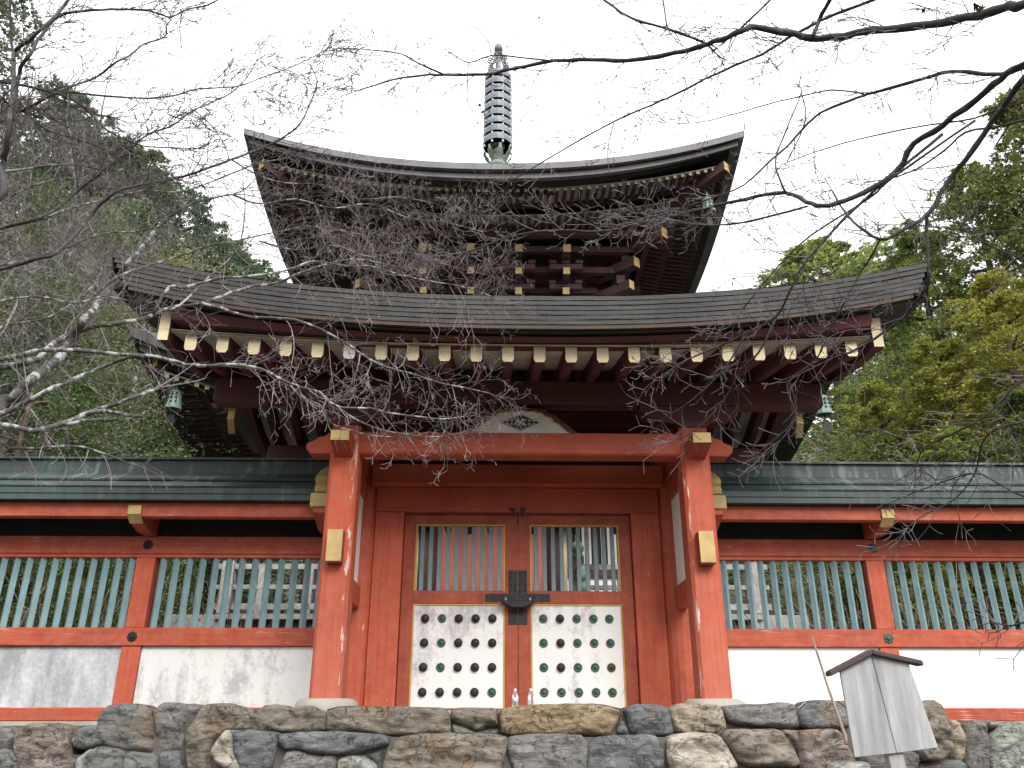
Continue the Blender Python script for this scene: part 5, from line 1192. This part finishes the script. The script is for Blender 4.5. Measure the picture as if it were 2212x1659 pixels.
for i,(px,py,Y,kd,lab,col,wd,vr) in enumerate((
 (150,150,23,'cedar','cedar on the skyline just right of the towering one at the left edge',gy,0.8,1),(245,235,25,'cedar','cedar third from the left along the sloping skyline',dk,0.85,0),(330,300,27,'cedar','cedar halfway down the sloping skyline at left',gy,0.9,1),
 (405,375,29,'cedar','dark cedar on the skyline above the pale bush',dk,0.9,0),(470,455,31,'cedar','cedar on the skyline left of the upper pagoda roof',gy,0.95,1),(545,530,33,'cedar','lowest cedar of the left skyline, nearest the pagoda',dk,1.0,0),(600,585,37,'cedar','small far cedar showing between the two roofs at left',br_,1.1,1),(195,200,24,'cedar','cedar between the first and second peaks of the left skyline',br_,0.8,0),(290,275,26,'cedar','greyer cedar between the third and fourth peaks of the left skyline',br_,0.85,1),(510,500,32,'cedar','dark cedar just above the far end of the left skyline',dk,0.95,1),
 (60,330,19,'broad','broadleaf tree below the towering cedar at left',dk,0.6,0),(170,400,20,'broad','brownish broadleaf tree in the middle of the left hill',br_,0.6,1),(290,430,22,'broad','green broadleaf tree under the skyline cedars at left',gy,0.6,0),
 (395,515,24,'broad','pale yellow bush-like tree above the gate roof left corner',(2.6,2.1,1.5),0.5,1),(60,560,15,'broad','dark tree low on the left edge of the picture',dk,0.9,1),(190,620,16,'broad','olive tree behind the thick lichened limb at left',br_,0.85,0),
 (185,690,15.8,'hinoki','green cypress beside the left bell of the pagoda',(0.62,0.72,0.8),0.6,0),(90,760,13.5,'broad','low dark evergreen above the left fence roof',dk,1.1,0),(185,840,14.6,'hinoki','low green cypress above the left fence roof, left of the bell',(0.5,0.62,0.7),0.7,1))):
    tree(px,py,Y,kd,{'cedar':'cedar_tree','broad':'broadleaf_tree','hinoki':'cypress_tree'}[kd],lab,col,None,wd,vr,gL)
for i,(px,py,Y,kd,lab,col,wd,vr) in enumerate((
 (2190,150,19,'hinoki','tall yellow-green cypress at the right edge',(0.75,0.72,0.85),0.9,0),(2075,330,21,'hinoki','bushy cypress left of the tall one at the right edge',(0.8,0.85,0.9),0.85,1),(1960,455,23,'hinoki','green cypress rising over the right tip of the gate roof',(0.75,0.85,0.9),0.9,0),
 (1760,505,33,'hinoki','round lone cypress crown above the middle of the gate roof right side',(0.9,0.95,1.1),1.7,1),(1880,560,30,'hinoki','small cypress just left of the gate roof right tip',(0.8,0.9,1.0),0.9,0),
 (2130,560,15.5,'hinoki','bright yellow cypress in front at the right edge',(1.15,1.0,0.8),1.0,1),(2010,700,17,'hinoki','yellow cypress beside the right bargeboard end',(1.0,0.95,0.8),1.0,0),(1880,800,19,'hinoki','yellow-green cypress right of the right bell',(1.05,0.98,0.85),1.0,1),
 (2200,800,14.0,'hinoki','dark cypress low at the right edge above the fence',(0.55,0.62,0.7),1.1,0),(1800,905,21,'broad','grey-green shrub tree below the right bell',(1.6,1.5,1.3),1.2,1),(2050,900,15,'hinoki','light green cypress just above the right fence roof',(0.9,0.95,0.9),1.2,1),(1940,930,18,'broad','dull green tree above the right fence post',(1.5,1.5,1.3),1.3,0))):
    tree(px,py,Y,kd,{'broad':'broadleaf_tree','hinoki':'cypress_tree'}[kd],lab,col,None,wd,vr,gR)
# far wood closing the view on the hillside
for side_, nm in ((-1,'left'),(1,'right')):
    q = MB(); rs = random.Random(5+side_)
    for i in range(900):
        x = side_*rs.uniform(9,34); y = rs.uniform(13,34)
        if abs(x) < 8.5+0.1*(y-13): continue
        p0 = Vector((x,y,gnd(x,y)))
        for s in range(26):
            p = p0+Vector((rs.gauss(0,0.5),rs.gauss(0,0.5),abs(rs.gauss(0,1.0)))); d = Vector((rs.gauss(0,1),rs.gauss(0,1),rs.gauss(0,0.6))).normalized(); sd_ = d.orthogonal().normalized(); L = rs.uniform(0.12,0.28); b_ = len(q.v)
            q.v += [tuple(p),tuple(p+d*L*0.5+sd_*L*0.22),tuple(p+d*L),tuple(p+d*L*0.5-sd_*L*0.22)]; q.f.append((b_,b_+1,b_+2,b_+3)); q.m.append(0)
    o = q.build('undergrowth', M['broad'], recalc=False); o.color = (0.9,0.95,0.9,1); tag(o, 'dark leafy undergrowth on the slope behind the %s fence' % nm, 'undergrowth', kind='stuff')
    q = MB(); rs = random.Random(50+side_)
    for i in range(420 if side_ > 0 else 260):
        x = side_*rs.uniform(4.2,11.5); y = rs.uniform(12.3,15.5); p = Vector((x,y,gnd(x,y)-0.05)); h = rs.uniform(1.2,2.9); lean = Vector((rs.gauss(0,0.35),rs.gauss(0,0.3),1)); pts = [p]
        for k in range(5): lean = lean+Vector((rs.gauss(0,0.14),rs.gauss(0,0.14),-0.05)); p = p+lean.normalized()*h/5; pts.append(p)
        r0 = rs.uniform(0.004,0.011); q.tube(pts, [r0*(1-0.13*k) for k in range(6)], 4, 0, False)
        for k in range(4):
            j = rs.randint(1,4); d = Vector((rs.gauss(0,1),rs.gauss(0,1),0.6)).normalized(); q.tube([pts[j],pts[j]+d*0.2,pts[j]+d*0.4+Vector((0,0,-0.04))], [r0*0.5,r0*0.35,r0*0.2], 3, 0, False)
    tag(q.build('dry_brush', M['brush'], recalc=False), 'thin dry stems standing behind the slats of the %s fence' % nm, 'brush', kind='stuff')
# leafless trees among the evergreens
for (px,py,Y,lab) in ((120,480,15.5,'leafless twiggy tree in front of the left hill, left one'),(330,600,18,'leafless twiggy tree behind the gate roof left corner'),(210,300,21,'tall leafless tree near the top of the left hill'),(30,600,14.5,'leafless twiggy tree at the left edge behind the lichened limbs'),(100,260,19,'leafless tree against the towering cedar at left')):
    t = P(px,py,Y); gz = gnd(t.x,Y); o = thing('leafless_tree', lab, 'tree', (t.x,Y,gz)); h = t.z-gz
    tr, tw = MB(), MB(); tr.tube([(0,0,-0.2),(0.05*h/6,0,h*0.4),(0,0.1,h*0.8)], [0.012*h,0.009*h,0.003*h], 8)
    for k in range(22):
        z = h*random.uniform(0.25,0.85); d = Vector((random.uniform(-1,1),random.uniform(-1,1),0.9)).normalized(); q0 = Vector((0.03,0,z)); ln = h*random.uniform(0.14,0.28); pth = [q0]
        for j in range(5): d = (d+rnd_unit()*0.2+Vector((0,0,0.08))).normalized(); pth.append(pth[-1]+d*ln/5)
        tr.tube(pth, [0.0042*h*(1-0.17*j) for j in range(6)], 5, 0, False)
        for j in range(2,6):
            for e in range(3): twig(tw, pth[j], d+rnd_unit()*0.8, ln*0.45, 0.008, 1, Vector((0,0,0.3)))
    tr.build('trunk', M['lichen'], o, smooth=True, recalc=False); tag(tw.build('twigs', M['twig'], o, recalc=False), kind='stuff')
